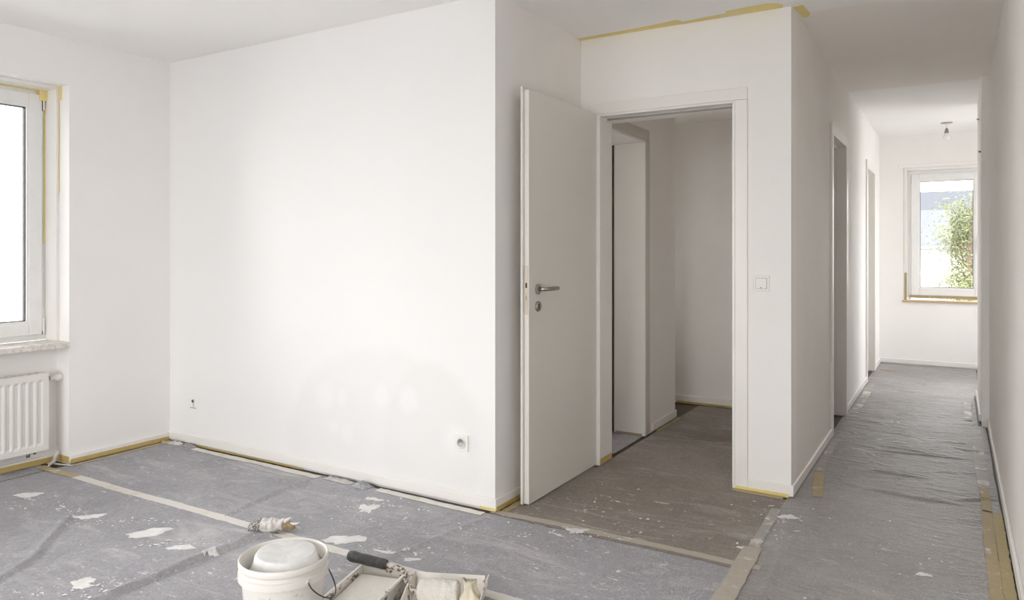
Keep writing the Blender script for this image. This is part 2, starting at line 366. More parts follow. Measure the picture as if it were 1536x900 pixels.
# ------------------------------------------------------------------ door frames
def wedge_casing(parent, axis, p, a0, a1, ztop, w, t, sgn, m=M_lacq, left=True):
    """casing pieces around an opening; axis 'y': wall plane y=p facing -y (sgn -1); 'x': plane x=p facing +x (sgn 1)"""
    def bx(b, u0, u1, z0, z1, th=t):
        if axis == 'y': box(b, u0, u1, min(p, p + sgn * th), max(p, p + sgn * th), z0, z1)
        else: box(b, min(p, p + sgn * th), max(p, p + sgn * th), u0, u1, z0, z1)
    if left: b = B(); bx(b, a0 - w, a0, .008, ztop); obj('casing', b, m, parent, bevel=.003)
    b = B(); bx(b, a1, a1 + w, .008, ztop); obj('casing', b, m, parent, bevel=.003)
    b = B(); bx(b, a0 - w, a1 + w, ztop + .0006, ztop + w); obj('casing_head', b, m, parent, bevel=.003)
d1 = struct(empty('door_1', (0, 0, 0)))
wedge_casing(d1, 'y', YD, D1[0], D1[1], D1[2], .065, .013, -1)
b = B(); box(b, D1[1] - .012, D1[1] - .0005, YD - .012, 4.06, .008, D1[2] - .013); obj('lining', b, M_lacq, d1)
b = B(); box(b, D1[0] + .0005, D1[0] + .012, YD - .012, 4.06, .008, D1[2] - .013); obj('lining', b, M_lacq, d1)
b = B(); box(b, D1[0] + .0005, D1[1] - .0005, YD - .012, 4.06, D1[2] - .012, D1[2] - .0005); obj('lining_head', b, M_lacq, d1)
b = B(); box(b, D1[1] - .030, D1[1] - .0125, YD + .055, 4.055, .008, D1[2] - .03);
box(b, D1[0] + .0125, D1[1] - .0125, YD + .055, 4.055, D1[2] - .030, D1[2] - .0125); obj('door_stop', b, M_lacq, d1)
b = B(); box(b, D1[0] + .03, D1[1] - .03, YD + .049, YD + .0548, D1[2] - .029, D1[2] - .018); box(b, D1[1] - .027, D1[1] - .018, YD + .049, YD + .0548, .02, D1[2] - .03); obj('seal_or_gap_strip', b, mat('grey_seal', (.3, .28, .26), .6), d1)
b = B(); box(b, D1[1] - .014, D1[1] - .0122, YD + .005, YD + .03, .93, 1.13); obj('strike_plate', b, M_brass, d1)
# open leaf of door 1 (parallel to the recess wall)
lf = tag(empty('door_leaf', (-1.80, 3.92, .012)), 'plain white flush door standing wide open against the recess wall with steel lever', 'door')
def lbox(b, x0, x1, y0, y1, z0, z1): return box(b, x0 + 1.80, x1 + 1.80, y0 - 3.92, y1 - 3.92, z0 - .012, z1 - .012)
XF0, XF1 = -1.824, -1.785
b = B(); lbox(b, XF0 + .013, XF1, 3.098, 3.918, .012, 2.050); obj('panel', b, M_leaf, lf, bevel=.0015)
b = B(); lbox(b, XF0, XF0 + .0125, 3.082, 3.885, .012, 2.066); obj('rebate_lip', b, M_leaf, lf, bevel=.0015)
b = B(); lbox(b, XF0 + .017, XF1 - .005, 3.0955, 3.0978, .945, 1.185); pl = obj('lock_plate', b, M_brass, lf)
for e0, e1, q0, q1 in ((.021, .009, 1.075, 1.10), (.024, .013, 1.015, 1.035), (.025, .014, .995, 1.003)): b = B(); lbox(b, XF0 + e0, XF1 - e1, 3.0945, 3.0954, q0, q1); obj('latch_slot', b, M_dark, pl)
HY, HZ = 3.185 - 3.92, 1.066 - .012
for side, xf in ((1, XF1 + 1.80), (-1, XF0 + 1.80)):
    b = B(); lathe(b, [(.0265, xf + side * .0003), (.0265, xf + side * .006), (.024, xf + side * .008)], 28, (0, HY, HZ), 'X'); 
    hb = B(); k = .046 if side > 0 else .046
    tube(hb, [(xf + side * .0085, HY, HZ), (xf + side * (k - .012), HY, HZ), (xf + side * (k - .004), HY + .004, HZ), (xf + side * k, HY + .014, HZ), (xf + side * k, HY + .07, HZ), (xf + side * k, HY + .135, HZ)], .0098, 16)
    rose = obj('handle_rose', b, M_steel, lf, True); obj('lever', hb, M_steel, rose, True)
    b = B(); lathe(b, [(.0265, xf + side * .0003), (.0265, xf + side * .006), (.024, xf + side * .008)], 28, (0, HY, .98 - .012), 'X'); es = obj('escutcheon', b, M_steel, lf, True)
    b = B(); x = xf + side * .0085; box(b, min(x, x + side * .001), max(x, x + side * .001), HY - .004, HY + .004, .964 - .012, .992 - .012); obj('keyhole', b, M_dark, es)
for z in (.25, 1.85):
    b = B(); tube(b, [(XF0 + 1.80 - .009, -.028, z), (XF0 + 1.80 - .009, -.028, z + .09)], .007, 12); obj('hinge', b, M_steel, lf, True)

# door 2 and 3: doorways in the corridor left wall
def side_frame(name, X, y0, y1, th, sgn=1, top=2.05):
    d = struct(empty(name))
    wedge_casing(d, 'x', X, y0, y1, top, .065, .014, sgn)
    b = B(); box(b, X - sgn * th - .002, X + sgn * .012, y1 - .012, y1 - .0005, .008, top - .013); obj('lining', b, M_lacq, d)
    b = B(); box(b, X - sgn * th - .002, X + sgn * .012, y0 + .0005, y0 + .012, .008, top - .013); obj('lining', b, M_lacq, d)
    b = B(); box(b, X - sgn * th - .002, X + sgn * .012, y0 + .0005, y1 - .0005, top - .012, top - .0005); obj('lining_head', b, M_lacq, d)
    b = B(); box(b, X - sgn * .10, X - sgn * .05, y0 + .0125, y0 + .026, .008, top - .027); box(b, X - sgn * .10, X - sgn * .05, y1 - .026, y1 - .0125, .008, top - .027); box(b, X - sgn * .10, X - sgn * .05, y0 + .0125, y1 - .0125, top - .026, top - .0125); obj('door_stop', b, M_lacq, d)
    return d
side_frame('door_2', XC, 5.33, 6.03, .12)
side_frame('door_3', XC3, 7.66, 8.40, .12)
# door 4: doorway in the hall's left wall; its leaf swung back into the side room
d4 = struct(empty('door_4')); M_greyc = mat('beige_grey_casing', (.6, .56, .5), .5, build=lambda n, b: (lambda q: q.color(q.mix(q.noise(5, 3), (.66, .62, .565), (.60, .56, .505))))(NB(n, b)))  # casing toned beige-grey, darker than the other door casings
b = B(); box(b, XH, XH + .014, 4.66, 4.735, .008, 2.0); obj('casing', b, M_greyc, d4, bevel=.003)
b = B(); box(b, XH, XH + .014, 4.06, 4.735, 2.0006, 2.075); obj('casing_head', b, M_greyc, d4, bevel=.012)
b = B(); box(b, XH - .212, XH + .012, 4.648, 4.7195, .008, 1.985); obj('lining', b, M_lacq, d4)
b = B(); box(b, XH - .212, XH + .012, 4.06, 4.719, 1.9855, 1.9995); obj('lining_head', b, M_lacq, d4)
b = B(); box(b, XH - .240, XH - .2125, 4.640, 4.655, .012, 1.98); obj('seal_or_gap_strip', b, mat('brown_gap_shade', (.10, .075, .05), .6), d4)  # dark brown strip stands in for the shadowed gap between leaf and frame
b = B(); box(b, XH - .30, XH - .241, 4.60, 4.655, .012, 1.98); obj('rebate_edge', b, M_leaf, d4)
lf4 = tag(empty('door_leaf', (-2.02, 4.66, .012)), 'door leaf seen as a dark hinged sliver inside the hall doorway', 'door')
b = B(); box(b, -.80, -.008, -.0, .04, 0, 1.955); obj('panel', b, M_leaf, lf4)
for z in (.22, .95, 1.68):
    b = B(); tube(b, [(.0, -.032, z), (.0, -.032, z + .1)], .007, 10); obj('hinge', b, M_steel, lf4, True)

# ------------------------------------------------------------------ windows
def window(name, axis, p, a0, a1, z0, z1, outward, sashes=1, hinge_side=1, handle=0, gear=None):
    """PVC window in plane axis=p (frame inner face), depth towards outward"""
    wdw = struct(empty(name)); D = .07; fw = .055; gap = .004
    def bx(b, u0, u1, d0, d1, w0, w1):      # d = depth from inner face, positive outwards; negative = into room
        q0, q1 = sorted((p + outward * d0, p + outward * d1))
        if axis == 'x': box(b, q0, q1, u0, u1, w0, w1)
        else: box(b, u0, u1, q0, q1, w0, w1)
    b = B(); bx(b, a0, a0 + fw, 0, D, z0, z1); bx(b, a1 - fw, a1, 0, D, z0, z1); bx(b, a0 + fw, a1 - fw, 0, D, z0, z0 + fw); bx(b, a0 + fw, a1 - fw, 0, D, z1 - fw, z1)
    obj('window_frame', b, M_pvc, wdw, bevel=.003)
    n = sashes; W = (a1 - a0 - 2 * fw + 2 * .018) / n
    for k in range(n):
        s0 = a0 + fw - .018 + k * W + (.002 if k else 0); s1 = s0 + W - (.002 if n > 1 else 0); t0 = z0 + fw - .02; t1 = z1 - fw + .018; sw = .072
        b = B(); bx(b, s0, s0 + sw, -.018, -.0005, t0, t1); bx(b, s1 - sw, s1, -.018, -.0005, t0, t1); bx(b, s0 + sw, s1 - sw, -.018, -.0005, t0, t0 + sw); bx(b, s0 + sw, s1 - sw, -.018, -.0005, t1 - sw, t1)
        e = .0185
        i0, i1, j0, j1 = s0 + e, s1 - e, t0 + e + .002, t1 - e
        sash = obj('sash', b, M_pvc, wdw, bevel=.004)
        b = B(); bx(b, s0 + sw, s0 + sw + .012, -.012, .03, t0 + sw, t1 - sw); bx(b, s1 - sw - .012, s1 - sw, -.012, .03, t0 + sw, t1 - sw); bx(b, s0 + sw + .012, s1 - sw - .012, -.012, .03, t0 + sw, t0 + sw + .012); bx(b, s0 + sw + .012, s1 - sw - .012, -.012, .03, t1 - sw - .012, t1 - sw)
        obj('glazing_bead', b, M_pvc, sash)
        b = B(); g = .0125
        for (u0, u1, v0, v1) in ((s0 + sw + g, s0 + sw + g + .004, t0 + sw + g, t1 - sw - g), (s1 - sw - g - .004, s1 - sw - g, t0 + sw + g, t1 - sw - g), (s0 + sw + g + .004, s1 - sw - g - .004, t0 + sw + g, t0 + sw + g + .004), (s0 + sw + g + .004, s1 - sw - g - .004, t1 - sw - g - .004, t1 - sw - g)): bx(b, u0, u1, .001, .028, v0, v1)
        obj('seal', b, M_seal, sash)
        b = B(); bx(b, s0 + sw + .013, s1 - sw - .013, .012, .016, t0 + sw + .013, t1 - sw - .013); obj('pane', b, M_glass, sash)
        hs = hinge_side if n == 1 else (1 if k == n - 1 else -1)
        hy = s1 + .001 if hs > 0 else s0 - .013
        for z in (t0 - .005, t1 - .10):
            b = B(); bx(b, hy, hy + .012, -.020, -.0008, z + .01, z + .10); bx(b, hy + .003, hy + .009, -.023, -.0202, z + .01, z + .014); obj('hinge', b, M_pvc, sash, bevel=.002)
        b = B(); gx = s1 + .0002 if hs > 0 else s0 - .0028
        bx(b, gx, gx + .0016, -.0205, -.0008, t1 - .095, t1 - .01); bx(b, gx, gx + .0016, -.0205, -.0008, t0 + .0, t0 + .02); obj('hinge_shadow_gap', b, M_seal, sash)
        ky = s0 + sw * .5 if hs > 0 else s1 - sw * .5
        zm = (t0 + t1) / 2 - .06
        b = B(); bx(b, ky - .014, ky + .014, -.026, -.0185, zm - .035, zm + .035); bx(b, ky - .011, ky + .011, -.05, -.0265, zm - .11, zm + .01); obj('window_handle', b, M_pvc, sash, bevel=.003)
    return wdw
window('window_1', 'x', -4.683, W1[0] - .04, W1[1] - .006, .722, 2.225, -1, 2)
window('window_2', 'x', -4.683, W2[0] - .04, W2[1] - .006, .722, 2.225, -1, 2)
window('window_3_unseen', 'y', YR - .2, RW[0], RW[1], .27, 2.36, -1, 4)
window('window_4', 'y', YF + .10, FW[0] + .035, FW[1] - .03, FW[2] + .02, FW[3] - .03, 1, 2, 1)
window('window_5', 'x', 1.5, SW[0], SW[1], .30, 2.30, 1, 2)
window('window_6', 'x', -3.12, 4.25, 5.10, .8, 2.1, -1, 1)
window('window_7', 'x', -3.12, 5.36, 5.80, .8, 2.1, -1, 1)
# reveals: secondary plaster step around window 1 and far window
b = B(); box(b, -4.683, -4.56, W1[1] - .02, W1[1], .722, 2.235); box(b, -4.683, -4.56, W1[0], W1[1] - .02, 2.215, 2.235); struct(obj('trim_1', b, M_lacq, bevel=.004))
b = B(); box(b, FW[0], FW[0] + .035, YF + .02, YF + .17, FW[2], FW[3]); box(b, FW[0] + .035, FW[1], YF + .02, YF + .17, FW[3] - .03, FW[3]); struct(obj('trim_2', b, M_lacq, bevel=.004))
b = B(); box(b, FW[0] - .05, FW[1] + .05, YF - .012, YF, FW[3] + .0, FW[3] + .035); o = struct(obj('trim_3', b, M_wall, bevel=.006))
# stone sills
for q, nm in ((W1, 'trim_4'), (W2, 'trim_5')):
    b = B(); box(b, -4.683, XL + .012, q[0], q[1] + (.0), .69, .722); o = struct(obj(nm, b, M_stone, bevel=.003))
b = B(); box(b, FW[0] - .012, FW[1] + .012, YF - .022, YF, FW[2] - .02, FW[2]); box(b, FW[0], FW[1], YF, YF + .17, FW[2] - .02, FW[2]); struct(obj('trim_6', b, M_wood, bevel=.002))
b = B(); box(b, RW[0], RW[1], YR - .2, YR + .02, .25, .27); struct(obj('trim_7', b, M_stone))
b = B(); box(b, 1.29, 1.5, SW[0], SW[1], .28, .30); struct(obj('trim_8', b, M_stone))

# ------------------------------------------------------------------ floor coverings (height field with real folds)
random.seed(4)
def seg_d(x, y, a, b):
    ax, ay = a; bx_, by = b; dx, dy = bx_ - ax, by - ay; L = dx * dx + dy * dy
    t = max(0, min(1, ((x - ax) * dx + (y - ay) * dy) / L)); px, py = ax + t * dx, ay + t * dy
    s = (x - px) * dy - (y - py) * dx
    return math.hypot(x - px, y - py), t, (1 if s > 0 else -1)
FOLDS = [  # polyline, height, half width
    ([(-2.58, 1.1), (-2.606, 1.494), (-2.615, 1.90), (-2.60, 2.113), (-2.57, 2.2)], .028, .016),
    ([(-2.94, 2.25), (-2.99, 2.6), (-2.975, 2.90)], .017, .016),
    ([(-3.02, 1.2), (-3.20, 1.52), (-3.50, 1.80), (-3.61, 1.92)], .017, .022),
    ([(-3.61, 1.92), (-3.62, 2.1)], .005, .015),
    ([(-1.99, 2.2), (-1.94, 2.45), (-1.90, 2.7), (-1.865, 2.90)], .009, .020),
    ([(-2.52, 2.22), (-2.35, 2.50)], .006, .015),
    ([(-3.6, 2.86), (-3.1, 2.80)], .004, .02),
    ([(-.58, 1.8), (-.58, 2.6), (-.60, 3.1), (-.66, 3.5)], .013, .020),
]
def px_line(y, x0, x1, dy, h, wd): FOLDS.append(([(x0, y), ((x0 + x1) / 2, y + dy * .6), (x1, y + dy)], h * .75, wd * .85))
for y, x0, x1, dy, h, wd in ((5.08, -.45, .04, .05, .012, .014), (4.62, -.40, -.13, -.03, .012, .012), (4.23, -.40, .03, -.02, .012, .013), (5.22, -.40, -.17, -.02, .009, .012),
                             (5.9, -.69, -.27, .0, .007, .013), (7.3, -.5, -.1, .0, .008, .02), (4.25, -.63, -.42, .02, .007, .013), (3.98, -.62, -.3, .1, .004, .013), (5.4, .0, .12, -.06, .01, .012),
                             (4.28, .02, .17, .10, .013, .02), (4.9, -.55, -.3, .14, .006, .016), (6.3, -.3, .1, .05, .006, .015), (4.75, -.12, .1, .08, .006, .014), (4.42, -.1, .12, -.06, .006, .014), (5.6, -.45, -.2, .04, .005, .012), (5.55, -.1, .1, -.03, .008, .013), (6.7, -.6, -.35, .1, .005, .018)):
    px_line(y, x0, x1, dy, h, wd)
BB = []
for pts, h, wd in FOLDS:
    BB.append((min(p[0] for p in pts) - 4 * wd, max(p[0] for p in pts) + 4 * wd, min(p[1] for p in pts) - 4 * wd, max(p[1] for p in pts) + 4 * wd))
def surf(x, y):
    z = .006
    for (pts, h, wd), bb in zip(FOLDS, BB):
        if not (bb[0] < x < bb[1] and bb[2] < y < bb[3]): continue
        best = (9, 0, 1, 0)
        for i in range(len(pts) - 1):
            d, t, s = seg_d(x, y, pts[i], pts[i + 1])
            if d < best[0]: best = (d, t, s, (i + t) / (len(pts) - 1))
        d, t, s, g = best; d2 = d + .006 * noise.noise((x * 9, y * 9, 3))
        w_ = wd * (.55 if s > 0 else 1.25)
        z += h * math.exp(-(d2 / w_) ** 2) * (math.sin(math.pi * (.08 + .84 * g)) ** .5)
    z += .0035 * noise.noise((x * 2.3, y * 2.3, 0)) + .0016 * noise.noise((x * 7, y * 7, 5))
    if x > -.72:      # film backed corridor sheet wrinkles more
        k = min(1, max(0, (y - 3.9) / .6)) * .8 + .2
        z += k * (.0045 * abs(noise.noise((x * 5, y * 11, 9))) + .0028 * abs(noise.noise((x * 14, y * 30, 2))))
    return max(.0015, z)
def grid_lines(a, b, fine0, fine1, df, dc):
    out = [a]; v = a
    while v < b - 1e-6:
        v = min(b, v + (df if fine0 <= v < fine1 else dc)); out.append(v)
    return out
def sheet(name, x0, x1, y0, y1, m, label, fx, fy, df, dc=.12, dz=0, hole=None):
    xs = grid_lines(x0, x1, *fx, df, dc); ys = grid_lines(y0, y1, *fy, df, dc)
    V = []; F = []
    for j, y in enumerate(ys):
        for i, x in enumerate(xs):
            ex = 0; ey = 0
            if i in (0, len(xs) - 1): ex = .006 * noise.noise((y * 4, x, 7))
            if j in (0, len(ys) - 1): ey = .006 * noise.noise((x * 4, y, 8))
            V.append((x + ex, y + ey, surf(x, y) + dz))
    nx = len(xs)
    for j in range(len(ys) - 1):
        for i in range(nx - 1):
            if hole and hole(xs[i], ys[j]): continue
            F.append((j * nx + i, j * nx + i + 1, (j + 1) * nx + i + 1, (j + 1) * nx + i))
    me = bpy.data.meshes.new(name); me.from_pydata(V, [], F)
    for p in me.polygons: p.use_smooth = True
    o = link(name, me, m); return tag(o, label, 'floor cover')
sheet('floor_fleece', XL + .035, -.725, YR + .02, YB - .045, M_fleece, 'grey felt painters fleece covering the main room floor before the long wall', (-4.5, 0), (1.0, 3), .012)
sheet('floor_fleece', -1.862, -.722, 2.912, 5.80, M_fleece_shade, 'painters fleece with the hall shade put into its colour, through the open doorway', (-2, 0), (2, 5.9), .02, dz=.0006, hole=lambda x, y: (x > -1.0 and y > 3.85) or (x < -1.78 and y > 3.85))
sheet('floor_fleece', -.722, XR - .022, YR + .02, YF - .05, M_film, 'creased grey film-backed sheet running along the narrow corridor', (-1, .2), (1.8, 9.1), .012, hole=lambda x, y: x > XR2 - .03 and 6.14 < y < 7.4)
sheet('floor_fleece', XR - .0, 1.27, 7.38, YF - .05, M_film, 'grey sheet on the far room floor right of the pier', (9, 9.1), (9, 9.1), .1)
sheet('floor_fleece', -3.05, XH - .004, 4.16, 5.2, M_fleece, 'grey fleece piece on the side room threshold beyond the seam', (9, 9.1), (9, 9.1), .1)
sheet('floor_fleece', -4.57, -4.425, W1[0] + .02, W1[1] - .10, M_fleece, 'narrow fleece strip tucked under the radiator niche', (9, 9.1), (9, 9.1), .1)

# ------------------------------------------------------------------ masking tapes
def tape(pts, wd, m, label, dz=.0015, cat='masking tape', ragged=.003, name='masking_tape'):
    """strip laid on the floor covering, following its relief; a thin closed ribbon"""
    P = []; K = 4
    for a, b_ in zip(pts, pts[1:]):
        n = max(1, int(math.hypot(b_[0] - a[0], b_[1] - a[1]) / .012))
        for k in range(n): P.append((a[0] + (b_[0] - a[0]) * k / n, a[1] + (b_[1] - a[1]) * k / n))
    P.append(pts[-1]); V = []; F = []; sd = random.uniform(0, 99)
    for i, (x, y) in enumerate(P):
        a = P[max(0, i - 1)]; c = P[min(len(P) - 1, i + 1)]; L = math.hypot(c[0] - a[0], c[1] - a[1]); nx, ny = -(c[1] - a[1]) / L, (c[0] - a[0]) / L
        r0 = ragged * 1.6 * noise.noise((i * .25, sd, 0)); r1 = ragged * 1.6 * noise.noise((i * .25, sd, 5))
        for k in range(K + 1):
            t = k / K - .5; q = wd * t + (r0 if k == 0 else r1 if k == K else 0)
            X, Y = x + nx * q, y + ny * q
            V.append((X, Y, surf(X, Y) + dz + .0006 * noise.noise((X * 40, Y * 40, 2))))
    n = len(P)
    for i in range(n - 1):
        for k in range(K): F.append((i * (K + 1) + k, i * (K + 1) + k + 1, (i + 1) * (K + 1) + k + 1, (i + 1) * (K + 1) + k))
    me = bpy.data.meshes.new(name); me.from_pydata(V, [], F); o = link(name, me, m)
    md = o.modifiers.new('thick', 'SOLIDIFY'); md.thickness = .0008; md.offset = 1
    return tag(o, label, cat)
tape([(-4.53, 2.186), (-4.15, 2.192)], .052, M_tan, 'tan start of the long floor tape below the radiator niche', dz=.003)
tape([(-4.17, 2.192), (-2.72, 2.218), (-1.45, 2.232), (-.76, 2.24)], .050, M_cream, 'long paint-whitened tape crossing the main floor from the niche to the tools')
tape([(-1.90, 2.945), (-1.42, 2.958), (-.655, 2.962)], .045, M_beige, 'dusty beige tape across the floor from the wall corner past the door', dz=.0025)
tape([(-.728, 3.155), (-.712, 2.8), (-.700, 1.9)], .075, M_beige, 'wide beige tape along the corridor sheet edge running to the camera', dz=.0038)
tape([(-.735, 3.68), (-.730, 3.4), (-.726, 3.15)], .045, M_gtape, 'faint worn tape between the wall corner and the wide beige tape', dz=.0028)
tape([(-.655, 4.42), (-.595, 3.97)], .05, M_tan, 'short yellow tape piece by the corridor left baseboard', dz=.004)
tape([(-.672, 5.2), (-.655, 4.43)], .045, M_gtape, 'greyish film tape along the left baseboard before the first corridor doorway', dz=.003)
tape([(-.665, 7.55), (-.655, 6.9), (-.66, 6.12)], .06, M_gtape, 'pale crinkled tape along the left baseboard between the corridor doorways', dz=.003)
tape([(.130, 4.15), (.130, 2.0)], .045, M_tan, 'tan floor tape at the corridor right edge nearest the camera, on the sheet', dz=.0035)
tape([(.172, 4.15), (.172, 2.0)], .038, M_ochre, 'yellow tape beside the right baseboard, wall side of the double strip', dz=.0062)
tape([(.128, 6.1), (.125, 5.2), (.132, 4.56)], .055, M_gtape, 'crinkled translucent tape along the right corridor baseboard', dz=.004)
tape([(.132, 4.55), (.132, 4.17)], .040, M_tan, 'short tan tape end between crinkled tape and double strip on the right', dz=.006)
tape([(.09, 7.3), (.085, 6.3)], .05, M_gtape, 'pale tape beside the pier baseboard at the corridor end', dz=.004)
tape([(-4.10, 2.885), (-3.6, 2.878), (-2.99, 2.884)], .048, M_cream, 'painted-over white tape under the long wall, left piece', dz=.003)
tape([(-2.58, 2.893), (-2.2, 2.888), (-1.92, 2.893)], .045, M_cream, 'painted-over white tape under the long wall, right piece near the socket', dz=.003)
tape([(-4.385, 2.30), (-4.382, 2.90)], .030, M_tan, 'thin floor tape before the left wall baseboard', dz=.003)
tape([(-4.38, 2.29), (-4.55, 2.24)], .018, M_cream, 'thin pale tape end across the niche corner', dz=.006)
tape([(-1.845, 2.965), (-1.845, 3.35)], .038, M_tan, 'tan floor tape at the foot of the recess wall behind the door', dz=.004)
tape([(-.995, 3.860), (-.74, 3.856)], .045, M_tan, 'tan floor tape at the foot of the doorway wall under the switch', dz=.004)
tape([(-1.755, 4.83), (-1.755, 5.30)], .025, M_tan, 'thin tape along the hall left baseboard', dz=.004)
tape([(-1.95, 5.822), (-1.5, 5.822)], .02, M_yel, 'thin yellow tape below the hall back baseboard', dz=.006)
tape([(-.66, 8.5), (-.50, 8.5)], .05, M_tan, 'small tan tape piece at the far corridor doorway', dz=.004)
# tapes standing on baseboards, frames and reveals: thin boxes
def tbox(x0, x1, y0, y1, z0, z1, m, label):
    b = B(); n = max(1, int(max(x1 - x0, y1 - y0, z1 - z0) / .08)); box(b, x0, x1, y0, y1, z0, z1)
    return tag(obj('masking_tape', b, m), label, 'masking tape')
tbox(XL + .0142, XL + .0152, W1[1] - .0, YB - .02, .006, .032, M_yel, 'ochre tape on the lower baseboard between window niche and corner')
tbox(-4.5758, -4.5748, W1[0], W1[1] - .002, .006, .036, M_yel, 'ochre tape along the wall foot under the radiator')
tbox(-4.572, XL, W1[1] - .0012, W1[1] - .0002, .004, .045, M_yel, 'ochre tape on the short return side of the radiator niche')
tbox(XN + .0142, XN + .0152, YB - .01, 3.80, .006, .030, M_yel, 'yellow tape on the baseboard foot in the door recess')
tbox(-1.97, XN + .012, YB - .0154, YB - .0144, .008, .022, M_yel2, 'yellow tape tab at the long wall baseboard end corner')
tbox(-4.28, -3.2, YB - .0122, YB - .0112, .002, .011, M_yel, 'thin ochre tape edge under the long wall baseboard')
tbox(-.985, XC - .01, YD - .0154, YD - .0144, .004, .024, M_yel2, 'yellow tape on the baseboard foot under the light switch')
tbox(D1[0] + .0125, D1[0] + .0137, 3.89, 4.055, .010, .045, M_yel, 'yellow tape at the foot of the door frame by the hinge side')
tbox(XH - .20, XH - .01, 4.6465, 4.6475, .010, .022, M_tan, 'thin yellow tape at the foot of the hall doorway lining')
tbox(-1.96, -1.50, 5.8448, 5.8458, .006, .020, M_yel, 'dull yellow tape on the hall back baseboard foot')
# ceiling tapes
def ctape(P, z0, label, m=M_yel2):
    V = [(x, y, H - .0006 - z0) for x, y in P]; me = bpy.data.meshes.new('masking_tape'); me.from_pydata(V, [], [tuple(range(len(P)))])
    o = link('masking_tape', me, m); md = o.modifiers.new('thick', 'SOLIDIFY'); md.thickness = .0006; md.offset = 0
    return tag(o, label, 'masking tape')
ctape([(-1.89, 3.897), (-1.89, 3.850), (-1.5, 3.835), (-1.28, 3.812), (-1.265, 3.84), (-1.265, 3.897)], 0, 'yellow ceiling tape above the doorway, left length')
ctape([(-1.29, 3.897), (-1.29, 3.858), (-1.02, 3.835), (-1.015, 3.802), (-.80, 3.790), (-.74, 3.84), (-.75, 3.897)], .0009, 'yellow ceiling tape above the doorway, right length')
ctape([(-.707, 3.92), (-.655, 3.91), (-.645, 4.06), (-.66, 4.12), (-.69, 4.12)], 0, 'short yellow tape scrap on the ceiling past the corridor corner')
# window tapes
tbox(-4.6825, -4.676, W1[1] - .0265, W1[1] - .0205, 1.30, 2.19, M_yel2, 'narrow yellow tape down the right edge of the left window frame')
tbox(-4.678, -4.655, W1[1] - .060, W1[1] - .0212, 2.155, 2.2145, M_yel2, 'wide yellow tape corner at the top of the left window frame')
tbox(-4.6825, -4.676, W1[0] + .1, W1[1] - .062, 2.2075, 2.2145, M_yel2, 'thin yellow tape along the top edge of the left window frame')
tbox(-4.556, -4.526, W1[1] - .0012, W1[1] - .0002, 2.150, 2.233, M_yel2, 'yellow tape scrap high on the plaster reveal of the left window')
tbox(-4.559, -4.551, W1[1] - .0012, W1[1] - .0002, 1.60, 2.149, M_yel2, 'faint yellow tape line on the plaster reveal of the left window')
tbox(FW[0] + .05, FW[1] - .04, YF + .0985, YF + .0995, FW[2] + .022, FW[2] + .050, M_tan, 'yellow tape along the bottom of the far window frame')
tbox(FW[0] + .002, FW[0] + .033, YF + .018, YF + .0195, FW[2] + .001, FW[2] + .30, M_tan, 'tan tape low on the left reveal of the far window')
tbox(FW[0] + .0, FW[0] + .010, YF - .0014, YF - .0004, FW[2] + .002, FW[3] - .002, M_cream, 'thin pale tape up the left edge of the far window opening')

# ------------------------------------------------------------------ crumpled film scraps and paint
def blobmesh(cx, cy, rx, ry, rot, seed, spiky=.35, n=44, th=.0014):
    random.seed(seed); ph = [random.uniform(0, 6.28) for _ in range(6)]; V = [(0, 0)]
    for k in range(n):
        a = 2 * math.pi * k / n
        r = 1 + spiky * (.5 * math.sin(2 * a + ph[0]) + .35 * math.sin(3 * a + ph[1]) + .3 * math.sin(5 * a + ph[2]) + .22 * math.sin(9 * a + ph[3]) + .16 * math.sin(14 * a + ph[4])) + random.uniform(-.05, .05)
        V.append((rx * r * math.cos(a), ry * r * math.sin(a)))
    W = []; c, s = math.cos(rot), math.sin(rot); F = []
    for lvl in (1.0, .9, .55):
        for (x, y) in V[1:]:
            X = cx + (x * c - y * s) * lvl; Y = cy + (x * s + y * c) * lvl
            W.append((X, Y, surf(X, Y) + {1.0: .0009, .9: .0024, .55: .003}[lvl]))
    W.append((cx, cy, surf(cx, cy) + .0032))
    for q in range(2):
        for k in range(n): F.append((q * n + k, q * n + (k + 1) % n, (q + 1) * n + (k + 1) % n, (q + 1) * n + k))
    for k in range(n): F.append((2 * n + k, 2 * n + (k + 1) % n, 3 * n))
    return W, F
def splash(cx, cy, rx, ry, rot, seed, label, spiky=.35, group=None):
    V, F = blobmesh(cx, cy, rx, ry, rot, seed, spiky)
    me = bpy.data.meshes.new('paint_splash'); me.from_pydata(V, [], F)
    for p in me.polygons: p.use_smooth = True
    return tag(link('paint_splash', me, M_splash), label, 'paint splash', group)
RT = .546
